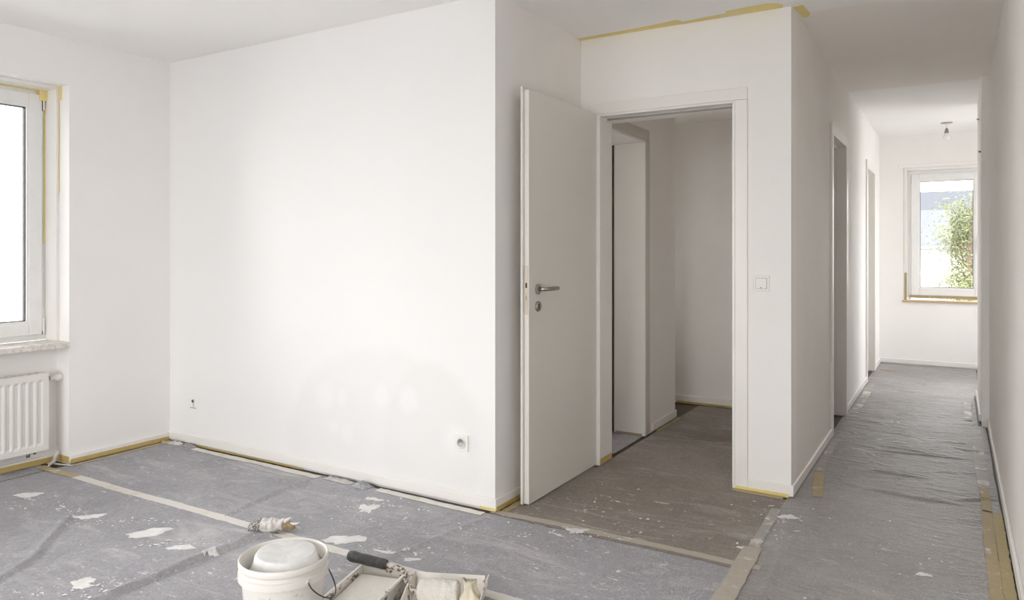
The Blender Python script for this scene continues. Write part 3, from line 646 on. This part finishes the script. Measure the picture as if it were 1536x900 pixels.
for a in ((-3.482, 1.90, .055, .022, RT + .15, 1, 'small pale paint smear beside the fold near the niche tape', .4),
          (-3.06, 1.93, .085, .034, RT + .35, 2, 'largest white paint splash on the fleece, spindle shaped', .22),
          (-2.792, 1.907, .046, .022, RT, 3, 'white paint splash second in the row between spindle splash and fold', .35),
          (-2.632, 1.905, .036, .024, RT, 4, 'white paint splash lying over the long dark fold', .4),
          (-2.806, 1.508, .042, .030, RT, 5, 'white paint splash low at the left near the picture edge', .35),
          (-4.06, 1.905, .07, .022, RT, 6, 'thin pale paint smear nearest the radiator', .35),
          (-2.262, 2.325, .080, .034, RT + .15, 7, 'white paint splash right behind the bucket beside the long tape', .28),
          (-2.435, 2.665, .034, .048, RT, 8, 'small ragged paint splash before the long wall', .6),
          (-2.50, 2.775, .045, .014, RT - .25, 9, 'thin ragged paint smear nearest the long wall baseboard', .45),
          (-1.44, 2.935, .045, .020, RT + .5, 10, 'white paint splat on the beige tape before the door leaf', .6),
          (-.103, 3.232, .024, .012, RT, 11, 'single small pale spot on the corridor sheet', .4),
          (-.745, 3.13, .035, .014, RT - .6, 12, 'pale smear where the two beige tapes meet', .5),
          (-.67, 3.60, .035, .022, RT, 13, 'pale smear near the outer wall corner', .5),
          (-2.02, 2.315, .042, .009, RT - .5, 14, 'thin paint streak behind the roller grip', .5),
          (-1.885, 2.316, .030, .012, RT - .3, 15, 'small paint streak behind the right tray', .5)):
    splash(a[0], a[1], a[2] * 1.05, a[3] * 1.45, a[4], a[5], a[6], a[7])

random.seed(21); V = []; F = []
for (cx, cy, sx_, sy_, rot, n) in ((-3.3, 1.93, .30, .05, RT, 60), (-2.85, 1.92, .22, .05, RT, 40), (-2.45, 2.70, .12, .10, .9, 45), (-2.2, 2.6, .35, .20, .4, 50), (-2.7, 1.5, .16, .09, RT, 40), (-2.0, 2.35, .25, .08, RT, 40), (-1.5, 2.9, .35, .12, RT, 40), (-.72, 3.5, .12, .2, 0, 40), (-.3, 3.4, .35, .6, 0, 40), (-3.9, 1.8, .3, .1, RT, 50), (-1.4, 3.3, .3, .3, 0, 35), (-.1, 4.0, .2, .5, 0, 30)):
    for k in range(n):
        u, v = random.gauss(0, .6) * sx_, random.gauss(0, .6) * sy_; X0 = cx + u * math.cos(rot) - v * math.sin(rot); Y0 = cy + u * math.sin(rot) + v * math.cos(rot)
        if not (-4.3 < X0 < .12 and 1.2 < Y0): continue
        if Y0 > 2.86 and (X0 < -1.70 or Y0 > 3.8): continue
        r_ = random.choice((.0015, .002, .002, .003, .003, .004, .006)); a0 = random.uniform(0, 3.1); el = random.uniform(1, 2.6); i0 = len(V)
        for q in range(7):
            a = q * .8976; rr = r_ * random.uniform(.6, 1.2); x, y = rr * el * math.cos(a) , rr * math.sin(a)
            X = X0 + x * math.cos(a0) - y * math.sin(a0); Y = Y0 + x * math.sin(a0) + y * math.cos(a0); V.append((X, Y, surf(X, Y) + .0022))
        F.append(tuple(range(i0, i0 + 7)))
me = bpy.data.meshes.new('paint_specks'); me.from_pydata(V, [], F)
o = link('paint_specks', me, M_splash); md = o.modifiers.new('t', 'SOLIDIFY'); md.thickness = .0009; md.offset = 1
tag(o, 'tiny white paint specks and drips scattered over the floor fleece', 'paint specks', kind='stuff')

def crumple(bm, cx, cy, lx, ly, rot, hz, seed, nx=22, ny=9):
    random.seed(seed); c, s = math.cos(rot), math.sin(rot); vs = []
    for j in range(ny):
        for i in range(nx):
            u = i / (nx - 1) - .5; v = j / (ny - 1) - .5
            X = cx + u * lx * c - v * ly * s + .006 * noise.noise((u * 9, v * 9, seed)); Y = cy + u * lx * s + v * ly * c
            e = max(0, 1 - (2 * u) ** 4) * max(0, 1 - (2 * v) ** 4)
            z = surf(X, Y) + .002 + hz * e * (.35 + abs(noise.noise((u * 7, v * 5, seed))) * 1.6 + .4 * abs(noise.noise((u * 17, v * 11, seed + 3))))
            vs.append(bm.verts.new((X, Y, z)))
    for j in range(ny - 1):
        for i in range(nx - 1): bm.faces.new((vs[j * nx + i], vs[j * nx + i + 1], vs[(j + 1) * nx + i + 1], vs[(j + 1) * nx + i]))
    return bm
M_scrap = mat('painted_film_scrap', (.7, .69, .67), .5, build=_tape((.66, .64, .61), (.40, .38, .36), .3))
for (cx, cy, lx, ly, rot, hz, sd, m, lab) in (
        (-2.86, 2.895, .20, .050, -.05, .012, 1, M_scrap, 'crumpled whitened film scrap between the two wall tapes'),
        (-2.68, 2.888, .10, .07, -.1, .022, 2, M_fleece, 'bunched up grey fleece lump before the long wall baseboard'),
        (-4.30, 2.895, .10, .045, .2, .020, 3, M_scrap, 'crumpled white film scrap in the room corner'),
        (-4.17, 2.90, .10, .045, 0, .018, 4, M_fleece, 'small dark fleece tuft near the room corner'),
        (-4.375, 2.88, .06, .04, .6, .02, 5, M_tan, 'crumpled tan tape end in the room corner')):
    b = B(); crumple(b, cx, cy, lx, ly, rot, hz, sd); o = obj('floor_scrap', b, m, smooth=True); tag(o, lab, 'scrap')
b = B(); tube(b, [(-4.535, 2.285, .07), (-4.53, 2.275, .045), (-4.52, 2.26, .02), (-4.50, 2.23, .014), (-4.46, 2.20, .014)], [.012, .011, .012, .010, .004], 8)
tag(obj('film_strip', b, M_scrap, smooth=True), 'loose white film strip hanging at the foot of the niche corner', 'film')

# ------------------------------------------------------------------ radiator
rd = tag(empty('radiator', (-4.53, W1[0] + .2, .10)), 'white ribbed panel radiator in the niche under the left window', 'radiator')
y0, y1 = .0, 1.395; z0, z1 = .005, .445
def radpanel(xf, xb):
    b = B(); N = int((y1 - y0 - .05) / .040); V = []
    ys = [y0]; prof = [0]
    st = y0 + .028
    pitch = (y1 - y0 - .056) / N
    for k in range(N):
        a = st + k * pitch
        ys += [a + .004, a + .012, a + pitch - .012, a + pitch - .004]; prof += [0, -.009, -.009, 0]
    ys.append(y1); prof.append(0)
    zs = [z0, z0 + .030, z0 + .045, z1 - .045, z1 - .030, z1]
    zf = [0, 0, 1, 1, 0, 0]
    g = [[b.verts.new((xf + prof[i] * f, ys[i], z)) for i in range(len(ys))] for z, f in zip(zs, zf)]
    for r0, r1 in zip(g, g[1:]):
        for i in range(len(ys) - 1): b.faces.new((r0[i], r0[i + 1], r1[i + 1], r1[i]))
    return b
b = radpanel(.045, 0); p_ = obj('front_panel', b, M_rad, rd)
md = p_.modifiers.new('t', 'SOLIDIFY'); md.thickness = .008; md.offset = -1
for q0, q1 in ((y0 - .004, y0 - .0005), (y1 + .0005, y1 + .004)): b = B(); box(b, -.045, .036, q0, q1, z0 + .01, z1 + .004); obj('side_cover', b, M_rad, rd, bevel=.002)
b = B()
for k in range(34): box(b, -.04, .030, y0 + .012 + k * .041, y0 + .034 + k * .041, z1 + .0005, z1 + .004)
box(b, .031, .044, y0 - .004, y1 + .004, z1 + .0005, z1 + .006); box(b, -.045, -.041, y0 - .004, y1 + .004, z1 + .0005, z1 + .006); obj('top_grille', b, M_rad, rd)
b = B(); box(b, -.045, -.035, y0, y1, z0, z1 - .002); obj('rear_panel', b, M_rad, rd)
b = B(); tube(b, [(.0, y1 + .0045, z1 - .035), (.0, y1 + .025, z1 - .035)], .011, 14); obj('valve_stub', b, M_steel, rd, True)
b = B(); lathe(b, [(.012, y1 + .026), (.015, y1 + .028), (.015, y1 + .048), (.0205, y1 + .050), (.0215, y1 + .056), (.0215, y1 + .085), (.018, y1 + .092), (.0, y1 + .093)], 20, (0, 0, z1 - .035), 'Y'); obj('thermostat_head', b, M_plast, rd, True)
for q0, q1, rr in (((.0, y1 - .09, z0 - .001), (.0, y1 - .09, z0 - .03), .010), ((-.01, y1 - .05, z0 - .001), (-.01, y1 - .05, z0 - .022), .008), ((-.0, y1 + .0045, z0 + .05), (-.0, y1 + .016, z0 + .05), .007)): b = B(); tube(b, [q0, q1], rr, 12); obj('plug', b, M_steel, rd, True)
for q0 in (.2, 1.1): b = B(); box(b, -.0588, -.046, q0, q0 + .04, .05, .4); obj('wall_bracket', b, M_rad, rd)

# ------------------------------------------------------------------ switch, socket, pipe hole
sw = tag(empty('light_switch', (-.855, YD, 1.089)), 'white square rocker light switch on the wall right of the doorway', 'switch')
b = B(); box(b, -.040, .040, -.009, -.0003, -.040, .040); obj('frame', b, M_plast, sw, bevel=.003)
b = B(); box(b, -.0285, .0285, -.0094, -.0091, -.0285, .0285); obj('shadow_gap', b, mat('gap_grey', (.35, .33, .31), .7), sw)
b = B(); box(b, -.027, .027, -.015, -.0095, -.027, .027); obj('rocker', b, M_plast, sw, bevel=.002)
b = B(); box(b, -.003, .003, -.0156, -.0151, -.025, -.020); obj('marker_notch', b, mat('notch_brown', (.25, .2, .17), .7), sw)
so = tag(empty('wall_socket', (-2.085, YB, .308)), 'white square power socket low on the long wall', 'socket')
b = B(); 
def ringplate(b, hw, r, y_, d, seg=32):
    outer = []; inner = []
    for k in range(seg):
        a = 2 * math.pi * k / seg; c, s = math.cos(a), math.sin(a); q = hw / max(abs(c), abs(s))
        outer.append((q * c, q * s)); inner.append((r * c, r * s))
    L = []
    for pts, y in ((outer, y_), (outer, y_ - d), (inner, y_ - d), (inner, y_)): L.append([b.verts.new((p[0], y, p[1])) for p in pts])
    for u in range(4):
        A, Q = L[u], L[(u + 1) % 4]
        for k in range(seg): b.faces.new((A[k], A[(k + 1) % seg], Q[(k + 1) % seg], Q[k]))
ringplate(b, .040, .0275, -.0003, .010); obj('frame', b, M_plast, so)
b = B(); lathe(b, [(.027, -.012), (.0245, -.0125), (.0195, -.012), (.0195, -.003), (.0, -.003)], 32, (0, 0, 0), 'Y'); obj('insert', b, M_plast, so, True)
b = B(); lathe(b, [(.0193, -.0042), (.0, -.0042)], 32, (0, 0, 0), 'Y'); lathe(b, [(.0193, -.0032), (.0, -.0032)], 32, (0, 0, 0), 'Y'); obj('well', b, M_sockin, so)
for s in (-1, 1): b = B(); tube(b, [(s * .0095, -.0045, 0), (s * .0095, -.0055, 0)], .003, 12); obj('contact_hole', b, M_dark, so)
ps = tag(empty('pipe_stub', (-4.205, YB, .275)), 'small grey pipe hole with chipped plaster near the room corner', 'pipe')
b = B(); tube(b, [(0, -.0003, .010), (0, -.005, .010)], .0125, 16); obj('collar', b, M_sockin, ps, True)
b = B(); tube(b, [(.0, -.0052, .010), (.0, -.0072, .010)], .007, 14); obj('opening', b, M_dark, ps)
b = B(); box(b, -.030, .030, -.003, -.0003, -.038, -.030); box(b, .0, .006, -.0035, -.0003, -.029, -.004); obj('chipped_edge', b, mat('raw_plaster', (.58, .55, .52), .9), ps)
# small fixings on the pier
for (y, z, lab) in ((6.75, 2.28, 'small hook high on the pier edge of the corridor end'), (6.35, 1.98, 'small grey screw on the pier face below the hook')):
    b = B(); tube(b, [(XR2 - .0003, y, z), (XR2 - .012, y, z), (XR2 - .014, y, z + .006)], .007, 10); tag(obj('wall_hook', b, M_steel, smooth=True), lab, 'hook')

# ------------------------------------------------------------------ far ceiling bulb
lp = tag(empty('ceiling_bulb', (-.067, 8.30, H + .003)), 'bare bulb in a lampholder hanging from the far room ceiling', 'lamp')
b = B(); lathe(b, [(.0, 0), (.052, -.0), (.052, -.004), (.03, -.010), (.0, -.010)], 28); obj('ceiling_rose', b, M_steel, lp, True)
b = B(); tube(b, [(0, 0, -.0101), (.002, 0, -.03), (0, 0, -.052)], .003, 8); obj('cord', b, M_plast, lp, True)
b = B(); lathe(b, [(.004, -.050), (.012, -.060), (.020, -.095), (.020, -.100), (.0, -.100)], 20); obj('lampholder', b, mat('dark_holder', (.22, .21, .20), .4), lp, True)
b = B(); lathe(b, [(.013, -.1005), (.016, -.110), (.028, -.130), (.030, -.145), (.026, -.160), (.014, -.170), (.0, -.172)], 24); obj('bulb', b, M_plast, lp, True)

# ------------------------------------------------------------------ paint bucket and inner tub
bk = tag(empty('paint_bucket', (-1.88, 1.654, .009), .1), 'white plastic paint bucket with thin wire bail, rim caked with paint', 'bucket')
b = B(); lathe(b, [(.0, .002), (.112, .002), (.117, .006), (.1325, .212), (.1395, .2125), (.1405, .196), (.1425, .196), (.1425, .2175), (.1335, .219), (.1345, .232), (.1400, .234), (.1420, .238), (.1420, .2535), (.1385, .2565), (.1350, .2540), (.1338, .246), (.1285, .212), (.113, .010), (.0, .008)], 72)
bo = obj('body', b, M_bucket, bk, True); md = bo.modifiers.new('e', 'EDGE_SPLIT'); md.split_angle = R(50)
b = B(); ca, sa = math.cos(-.35), math.sin(-.35)
pts = []
for k in range(25):
    t = k / 24; a = -.30 + t * 1.55
    rr = .1445 + .022 * math.sin(math.pi * t) ** .8
    pts.append((rr * math.cos(a), rr * math.sin(a), .208 - .085 * math.sin(math.pi * t) ** .7))
tube(b, pts, .0022, 8); obj('wire_bail', b, M_wire, bk, True)
for a in (-.30, 1.25):
    b = B(); lathe(b, [(.0, .1425), (.009, .1428), (.009, .1460), (.0, .1462)], 14, (0, 0, 0), 'X'); o = obj('bail_eye', b, M_bucket, bk, True); o.rotation_euler = (0, 0, a); o.location = (0, 0, .208)
tb = tag(empty('upturned_tub', (-1.885, 1.668, .0172)), 'chalky white tub turned upside down inside the paint bucket', 'tub')
b = B(); seg = 64; rings = []
for r, z in [(.105, .0), (.112, .15), (.1145, .19), (.1145, .203), (.1115, .208), (.1055, .213), (.1010, .232), (.0985, .246), (.0955, .2515), (.0890, .2525), (.05, .2510), (.0, .2505)]:
    if r == 0: rings.append([b.verts.new((0, 0, z))]); continue
    rings.append([b.verts.new(((r + .0022 * noise.noise((math.cos(a) * 2, math.sin(a) * 2, z * 12))) * math.cos(a), (r + .0022 * noise.noise((math.cos(a) * 2, math.sin(a) * 2, z * 12))) * math.sin(a), z + .002 * noise.noise((math.cos(a) * 3 * r * 20, math.sin(a) * 3, 4)))) for a in [2 * math.pi * k / seg for k in range(seg)]])
for p, q in zip(rings, rings[1:]):
    for k in range(seg):
        if len(q) == 1: b.faces.new((p[k], p[(k + 1) % seg], q[0]))
        else: b.faces.new((p[k], p[(k + 1) % seg], q[(k + 1) % seg], q[k]))
obj('tub_body', b, M_lump, tb, True)

# ------------------------------------------------------------------ brush lying behind the bucket
br = tag(empty('paint_brush', (-2.59, 2.215, .019), .62), 'paint-crusted flat brush with speckled grey bristles lying behind the bucket', 'brush'); br.scale = (1.05, 1.15, 1.2)
def lump(x0, x1, prof, seed, seg=18, n=22, amp=.004, cut=None):
    b = B(); rs = []
    for i in range(n):
        t = i / (n - 1); x = x0 + (x1 - x0) * t
        k = t * (len(prof) - 1); j = min(int(k), len(prof) - 2); f = k - j
        wy = prof[j][0] * (1 - f) + prof[j + 1][0] * f; wz = prof[j][1] * (1 - f) + prof[j + 1][1] * f
        ring = []
        for q in range(seg):
            a = 2 * math.pi * q / seg; nz = amp * noise.noise((x * 60, math.cos(a) * 2.2, math.sin(a) * 2.2 + seed))
            ring.append(b.verts.new((x + nz, math.cos(a) * (wy + nz), max(-.002, wz + math.sin(a) * (wz + nz)))))
        rs.append(ring)
    for p, q in zip(rs, rs[1:]):
        for k in range(seg): b.faces.new((p[k], p[(k + 1) % seg], q[(k + 1) % seg], q[k]))
    b.faces.new(rs[0]); b.faces.new(rs[-1]); return b
obj('bristles', lump(-.100, -.046, [(.016, .010), (.034, .0175), (.035, .019), (.033, .019)], 1, amp=.006), M_bristle, br, True)
obj('ferrule', lump(-.0455, .045, [(.034, .0195), (.035, .020), (.033, .019), (.030, .017)], 4, amp=.008), M_caked, br, True)
obj('handle_stub', lump(.0455, .092, [(.028, .016), (.021, .015), (.016, .012), (.007, .006)], 8, amp=.007), M_tip, br, True)
b = B(); tube(b, [(.05, -.012, .032), (.065, -.010, .040), (.080, -.014, .048)], [.008, .006, .001], 8); tube(b, [(.07, .0, .020), (.098, -.006, .022), (.118, -.010, .028)], [.006, .004, .001], 8); obj('dried_drip', b, M_caked, br, True)

# ------------------------------------------------------------------ paint trays
def tray(bm_out, L, W, hb, hf, wall=.003, rim=.009, slope=.020, ripple=False):
    """open tray: length L along -Y from origin, width W along X; back height hb, front height hf"""
    b = bm_out
    def q(x, y, z): return b.verts.new((x, y, z))
    o = [(0, 0), (W, 0), (W, -L), (0, -L)]; hz = [hb, hb, hf, hf]
    i_ = [(slope * .6, -slope * .6), (W - slope * .6, -slope * .6), (W - slope * .6, -L + slope), (slope * .6, -L + slope)]
    rim_o = [(-rim, rim), (W + rim, rim), (W + rim, -L - rim), (-rim, -L - rim)]
    loops = [[q(x * 1 + (W / 2 - x) * .06, y + (-L / 2 - y) * .05, 0) for x, y in o],
             [q(x, y, h - .004) for (x, y), h in zip(o, hz)],
             [q(x, y, h - .004) for (x, y), h in zip(rim_o, hz)],
             [q(x, y, h) for (x, y), h in zip(rim_o, hz)],
             [q(x + (wall if x == 0 else -wall), y + (-wall if y == 0 else wall), h) for (x, y), h in zip(o, hz)],
             [q(x, y, .004) for x, y in i_]]
    for A, C in zip(loops, loops[1:]):
        for k in range(4): b.faces.new((A[k], A[(k + 1) % 4], C[(k + 1) % 4], C[k]))
    b.faces.new(loops[0]); b.faces.new(loops[-1]); return b
ta = tag(empty('paint_tray', (-1.900, 2.047, .0095), -.0), 'deep rectangular paint tray nearest the bucket, filled with stippled white paint', 'tray')
ta.rotation_euler = (0, 0, .25)
b = B(); tray(b, .27, .185, .072, .062, rim=.006); o = obj('tray_body', b, M_tray, ta, bevel=.002)
b = B(); nx, ny = 24, 40; vs = [[b.verts.new((.0145 + (.156) * i / (nx - 1), -.035 - .20 * j / (ny - 1), .040 + .008 * (1 - j / (ny - 1)) + .0026 * noise.noise((i * .9, j * .9, 1)))) for i in range(nx)] for j in range(ny)]
for j in range(ny - 1):
    for i in range(nx - 1): b.faces.new((vs[j][i], vs[j][i + 1], vs[j + 1][i + 1], vs[j + 1][i]))
o = obj('paint_grid', b, M_wet, ta, True); md = o.modifiers.new('t', 'SOLIDIFY'); md.thickness = .008; md.offset = -1
b = B(); box(b, -.0055, .0035, -.27, -.004, .0728, .0743); box(b, .1815, .1905, -.27, -.004, .0728, .0743); obj('cream_rim', b, M_traypale, ta)

tbb = tag(empty('paint_tray', (-1.700, 2.130, .0095)), 'wide curved-back paint tray on the right holding the soaked roller sleeve', 'tray')
tbb.rotation_euler = (0, 0, .42)
# curved tray: cross section along local Y swept along X, closed by end walls
b = B(); prof = [(.0, .060), (-.006, .052), (-.016, .036), (-.030, .020), (-.05, .008), (-.08, .004), (-.20, .004), (-.24, .012), (-.26, .03)]
Wd = .250; outer = [(y + .004 - (.002 if k == 0 else 0), z - .004 if k else z) for k, (y, z) in enumerate(prof)]
A = [[b.verts.new((x, y, z)) for y, z in prof] for x in (0, Wd)]; C = [[b.verts.new((x, y + .0035, max(.0, z - .0035))) for y, z in prof] for x in (0, Wd)]
for k in range(len(prof) - 1):
    b.faces.new((A[0][k], A[0][k + 1], A[1][k + 1], A[1][k])); b.faces.new((C[0][k], C[1][k], C[1][k + 1], C[0][k + 1]))
    for e in (0, 1): b.faces.new((A[e][k], A[e][k + 1], C[e][k + 1], C[e][k]))
for k in (0, -1): b.faces.new((A[0][k], A[1][k], C[1][k], C[0][k]))
obj('tray_trough', b, M_traypale, tbb)
for x, sgn in ((-.0045, -1), (Wd + .0005, 1)):
    b = B(); top = [(.004, .063), (-.04, .066), (-.12, .060), (-.20, .048), (-.262, .034)]; bot = [(.002, .0), (-.04, .0), (-.12, .0), (-.20, .0), (-.255, .0)]
    r0 = [[b.verts.new((x + dx + sgn * .010 * (z / .06), y, z)) for (y, z) in top] for dx in (0, .004)]; r1 = [[b.verts.new((x + dx, y, z)) for (y, z) in bot] for dx in (0, .004)]
    for e in (0, 1):
        for k in range(4): b.faces.new((r0[e][k], r0[e][k + 1], r1[e][k + 1], r1[e][k]))
    for k in range(4): b.faces.new((r0[0][k], r0[0][k + 1], r0[1][k + 1], r0[1][k])); b.faces.new((r1[0][k], r1[0][k + 1], r1[1][k + 1], r1[1][k]))
    for k in (0, 4): b.faces.new((r0[0][k], r0[1][k], r1[1][k], r1[0][k]))
    obj('end_wall', b, M_traypale if sgn > 0 else M_tray, tbb)
# roller: grip across the tray backs, crusted wire cage arm, soaked sleeve in the right tray
ro = tag(empty('paint_roller', (-1.95, 2.05, .0)), 'paint roller with dark rubber grip laid over the trays, sleeve soaked white', 'paint roller')
G0 = Vector((-1.965, 2.045, .102)); G1 = Vector((-1.800, 2.063, .098)); org = Vector((-1.95, 2.05, 0))
b = B(); n = 14; rad = [.0175, .0205, .021, .0195, .0185, .019, .0195, .0200, .0195, .019, .0185, .0185, .0190, .0175]
tube(b, [G0 + (G1 - G0) * k / (n - 1) - org for k in range(n)], rad, 20); obj('grip', b, M_grip, ro, True)
b = B(); P = [G1, Vector((-1.765, 2.068, .096)), Vector((-1.735, 2.075, .090)), Vector((-1.712, 2.070, .082)), Vector((-1.695, 2.045, .072)), Vector((-1.680, 2.045, .066)), Vector((-1.650, 2.030, .056)), Vector((-1.622, 2.034, .050))]
tube(b, [p - org for p in P], [.010, .011, .0095, .009, .009, .010, .009, .008], 12); obj('wire_arm', b, M_crust, ro, True)
c0 = Vector((-1.625, 2.040, .054)); c1 = Vector((-1.492, 2.095, .056))
b = B(); seg = 30; n = 30; rs = []; ax = (c1 - c0).normalized(); sd = ax.cross(Vector((0, 0, 1))).normalized(); u_ = sd.cross(ax)
for i in range(n):
    t = i / (n - 1); r = .039 + .004 * math.sin(t * 3) + (-.006 if i in (0, n - 1) else 0); ring = []
    for k in range(seg):
        a = 2 * math.pi * k / seg; q = r + .004 * noise.noise((t * 9, math.cos(a) * 2, math.sin(a) * 2)) + .0015 * noise.noise((t * 60, math.cos(a) * 12, math.sin(a) * 12))
        ring.append(b.verts.new(c0 + (c1 - c0) * t + sd * q * math.cos(a) + u_ * q * math.sin(a) - org))
    rs.append(ring)
for p, q in zip(rs, rs[1:]):
    for k in range(seg): b.faces.new((p[k], p[(k + 1) % seg], q[(k + 1) % seg], q[k]))
b.faces.new(rs[0]); b.faces.new(rs[-1]); obj('sleeve', b, M_fluff, ro, True)
rg = tag(empty('paint_rag', (-1.449, 2.090, .014)), 'twisted cream paint rag standing at the right end of the curved tray', 'rag')
b = B(); rs = []; seg = 26; n = 26
for i in range(n):
    t = i / (n - 1); z = .004 + .095 * t; cx = .010 * math.sin(t * 3.1) + .004; rx = .026 - .008 * t + .006 * math.sin(t * 7); ry = .034 - .012 * t
    rs.append([b.verts.new((cx + 1.15 * (rx + .007 * math.sin(5 * a + t * 7) * (1 - .4 * t)) * math.cos(a), (ry + .006 * math.sin(4 * a - t * 5)) * math.sin(a), z + .008 * math.sin(2 * a + 1))) for a in [2 * math.pi * k / seg for k in range(seg)]])
for p, q in zip(rs, rs[1:]):
    for k in range(seg): b.faces.new((p[k], p[(k + 1) % seg], q[(k + 1) % seg], q[k]))
b.faces.new(rs[0]); b.faces.new(rs[-1]); obj('cloth', b, M_rag, rg, True)

# ------------------------------------------------------------------ outside
b = B(); box(b, -120, 120, -120, 160, -3.2, -3.0); S('ground', b, M_lawn)
ho = tag(empty('house', (0, 30, -3)), 'pale rendered house with grey roof seen through the far window', 'house')
b = B(); box(b, -9, 5, 0, 8, 0, 4.30); obj('wall', b, M_fac, ho)
b = B(); pr_ = [(-.5, 4.38), (4.0, 6.6), (8.5, 4.38), (8.5, 4.31), (-.5, 4.31)]
A = [[b.verts.new((x, y, z)) for y, z in pr_] for x in (-9.4, 5.4)]
for k in range(5): b.faces.new((A[0][k], A[0][(k + 1) % 5], A[1][(k + 1) % 5], A[1][k]))
b.faces.new(A[0]); b.faces.new(A[1]); obj('roof', b, M_roof, ho)
b = B(); tube(b, [(-9.4, -.58, 4.30), (5.4, -.58, 4.30)], .07, 10); obj('gutter', b, mat('zinc', (.12, .12, .13), .5), ho, True)
for x in (-4.5, -1.8, 2.6):
    b = B(); box(b, x - .55, x + .55, -.04, -.002, 1.6, 2.9); wf = obj('window', b, M_pvc, ho)
    b = B(); box(b, x - .46, x + .46, -.05, -.042, 1.7, 2.8); obj('pane', b, mat('dark_glass', (.05, .06, .07), .1), wf)
def tree(name, loc, h, label, seed, spread, nl=5200, ls=.11):
    random.seed(seed); t = tag(empty(name, loc), label, 'tree')
    b = B(); tube(b, [(0, 0, 0), (.05, .02, h * .4), (-.03, 0, h * .75), (.02, 0, h * .98)], [.13, .10, .06, .015], 10)
    ends = []
    for k in range(34):
        z = h * random.uniform(.22, .93); a = random.uniform(0, 6.28); L = spread * (1.08 - (z / h)) * random.uniform(.6, 1.15) + .15
        e = Vector((L * math.cos(a), L * math.sin(a), z + L * .35)); tube(b, [(0, 0, z), e * .5 + Vector((0, 0, z * .48)), e], [.035, .022, .006], 6); ends.append((Vector((0, 0, z)), e))
    obj('trunk', b, M_bark, t, True)
    V = []; F = []
    for k in range(nl):
        s, e = random.choice(ends); q = s.lerp(e, random.uniform(.3, 1.08)) + Vector([random.gauss(0, .17) for _ in range(3)])
        u = Vector([random.gauss(0, 1) for _ in range(3)]).normalized(); v = u.orthogonal().normalized(); l = ls * random.uniform(.6, 1.3)
        i = len(V); V += [q - u * l, q + v * l * .45 - u * l * .1, q + u * l, q - v * l * .45 + u * l * .1]; F.append((i, i + 1, i + 2, i + 3))
    me = bpy.data.meshes.new('foliage'); me.from_pydata([tuple(v) for v in V], [], F); o = link('foliage', me, M_leafg, t); o['kind'] = 'stuff'
tree('leafy_tree', (.30, 18, -3), 5.45, 'light green tree outside the far window before the grey roof', 3, 1.25, 10000, .036)
tree('leafy_tree', (-14.0, 4.6, -3), 4.0, 'blurry pale green tree outside the left window', 5, 1.6, 2600, .14)
# ------------------------------------------------------------------ groups of repeats
GR = {'masking tape': 'masking tapes left on floor, baseboards and frames', 'paint splash': 'white paint splashes on the floor fleece',
      'floor cover': 'fleece sheets covering the floor', 'scrap': 'crumpled scraps along the long wall', 'tray': 'paint trays beside the bucket'}
for o in scn.objects:
    if o.parent is None and o.get('category') in GR: o['group'] = GR[o['category']]
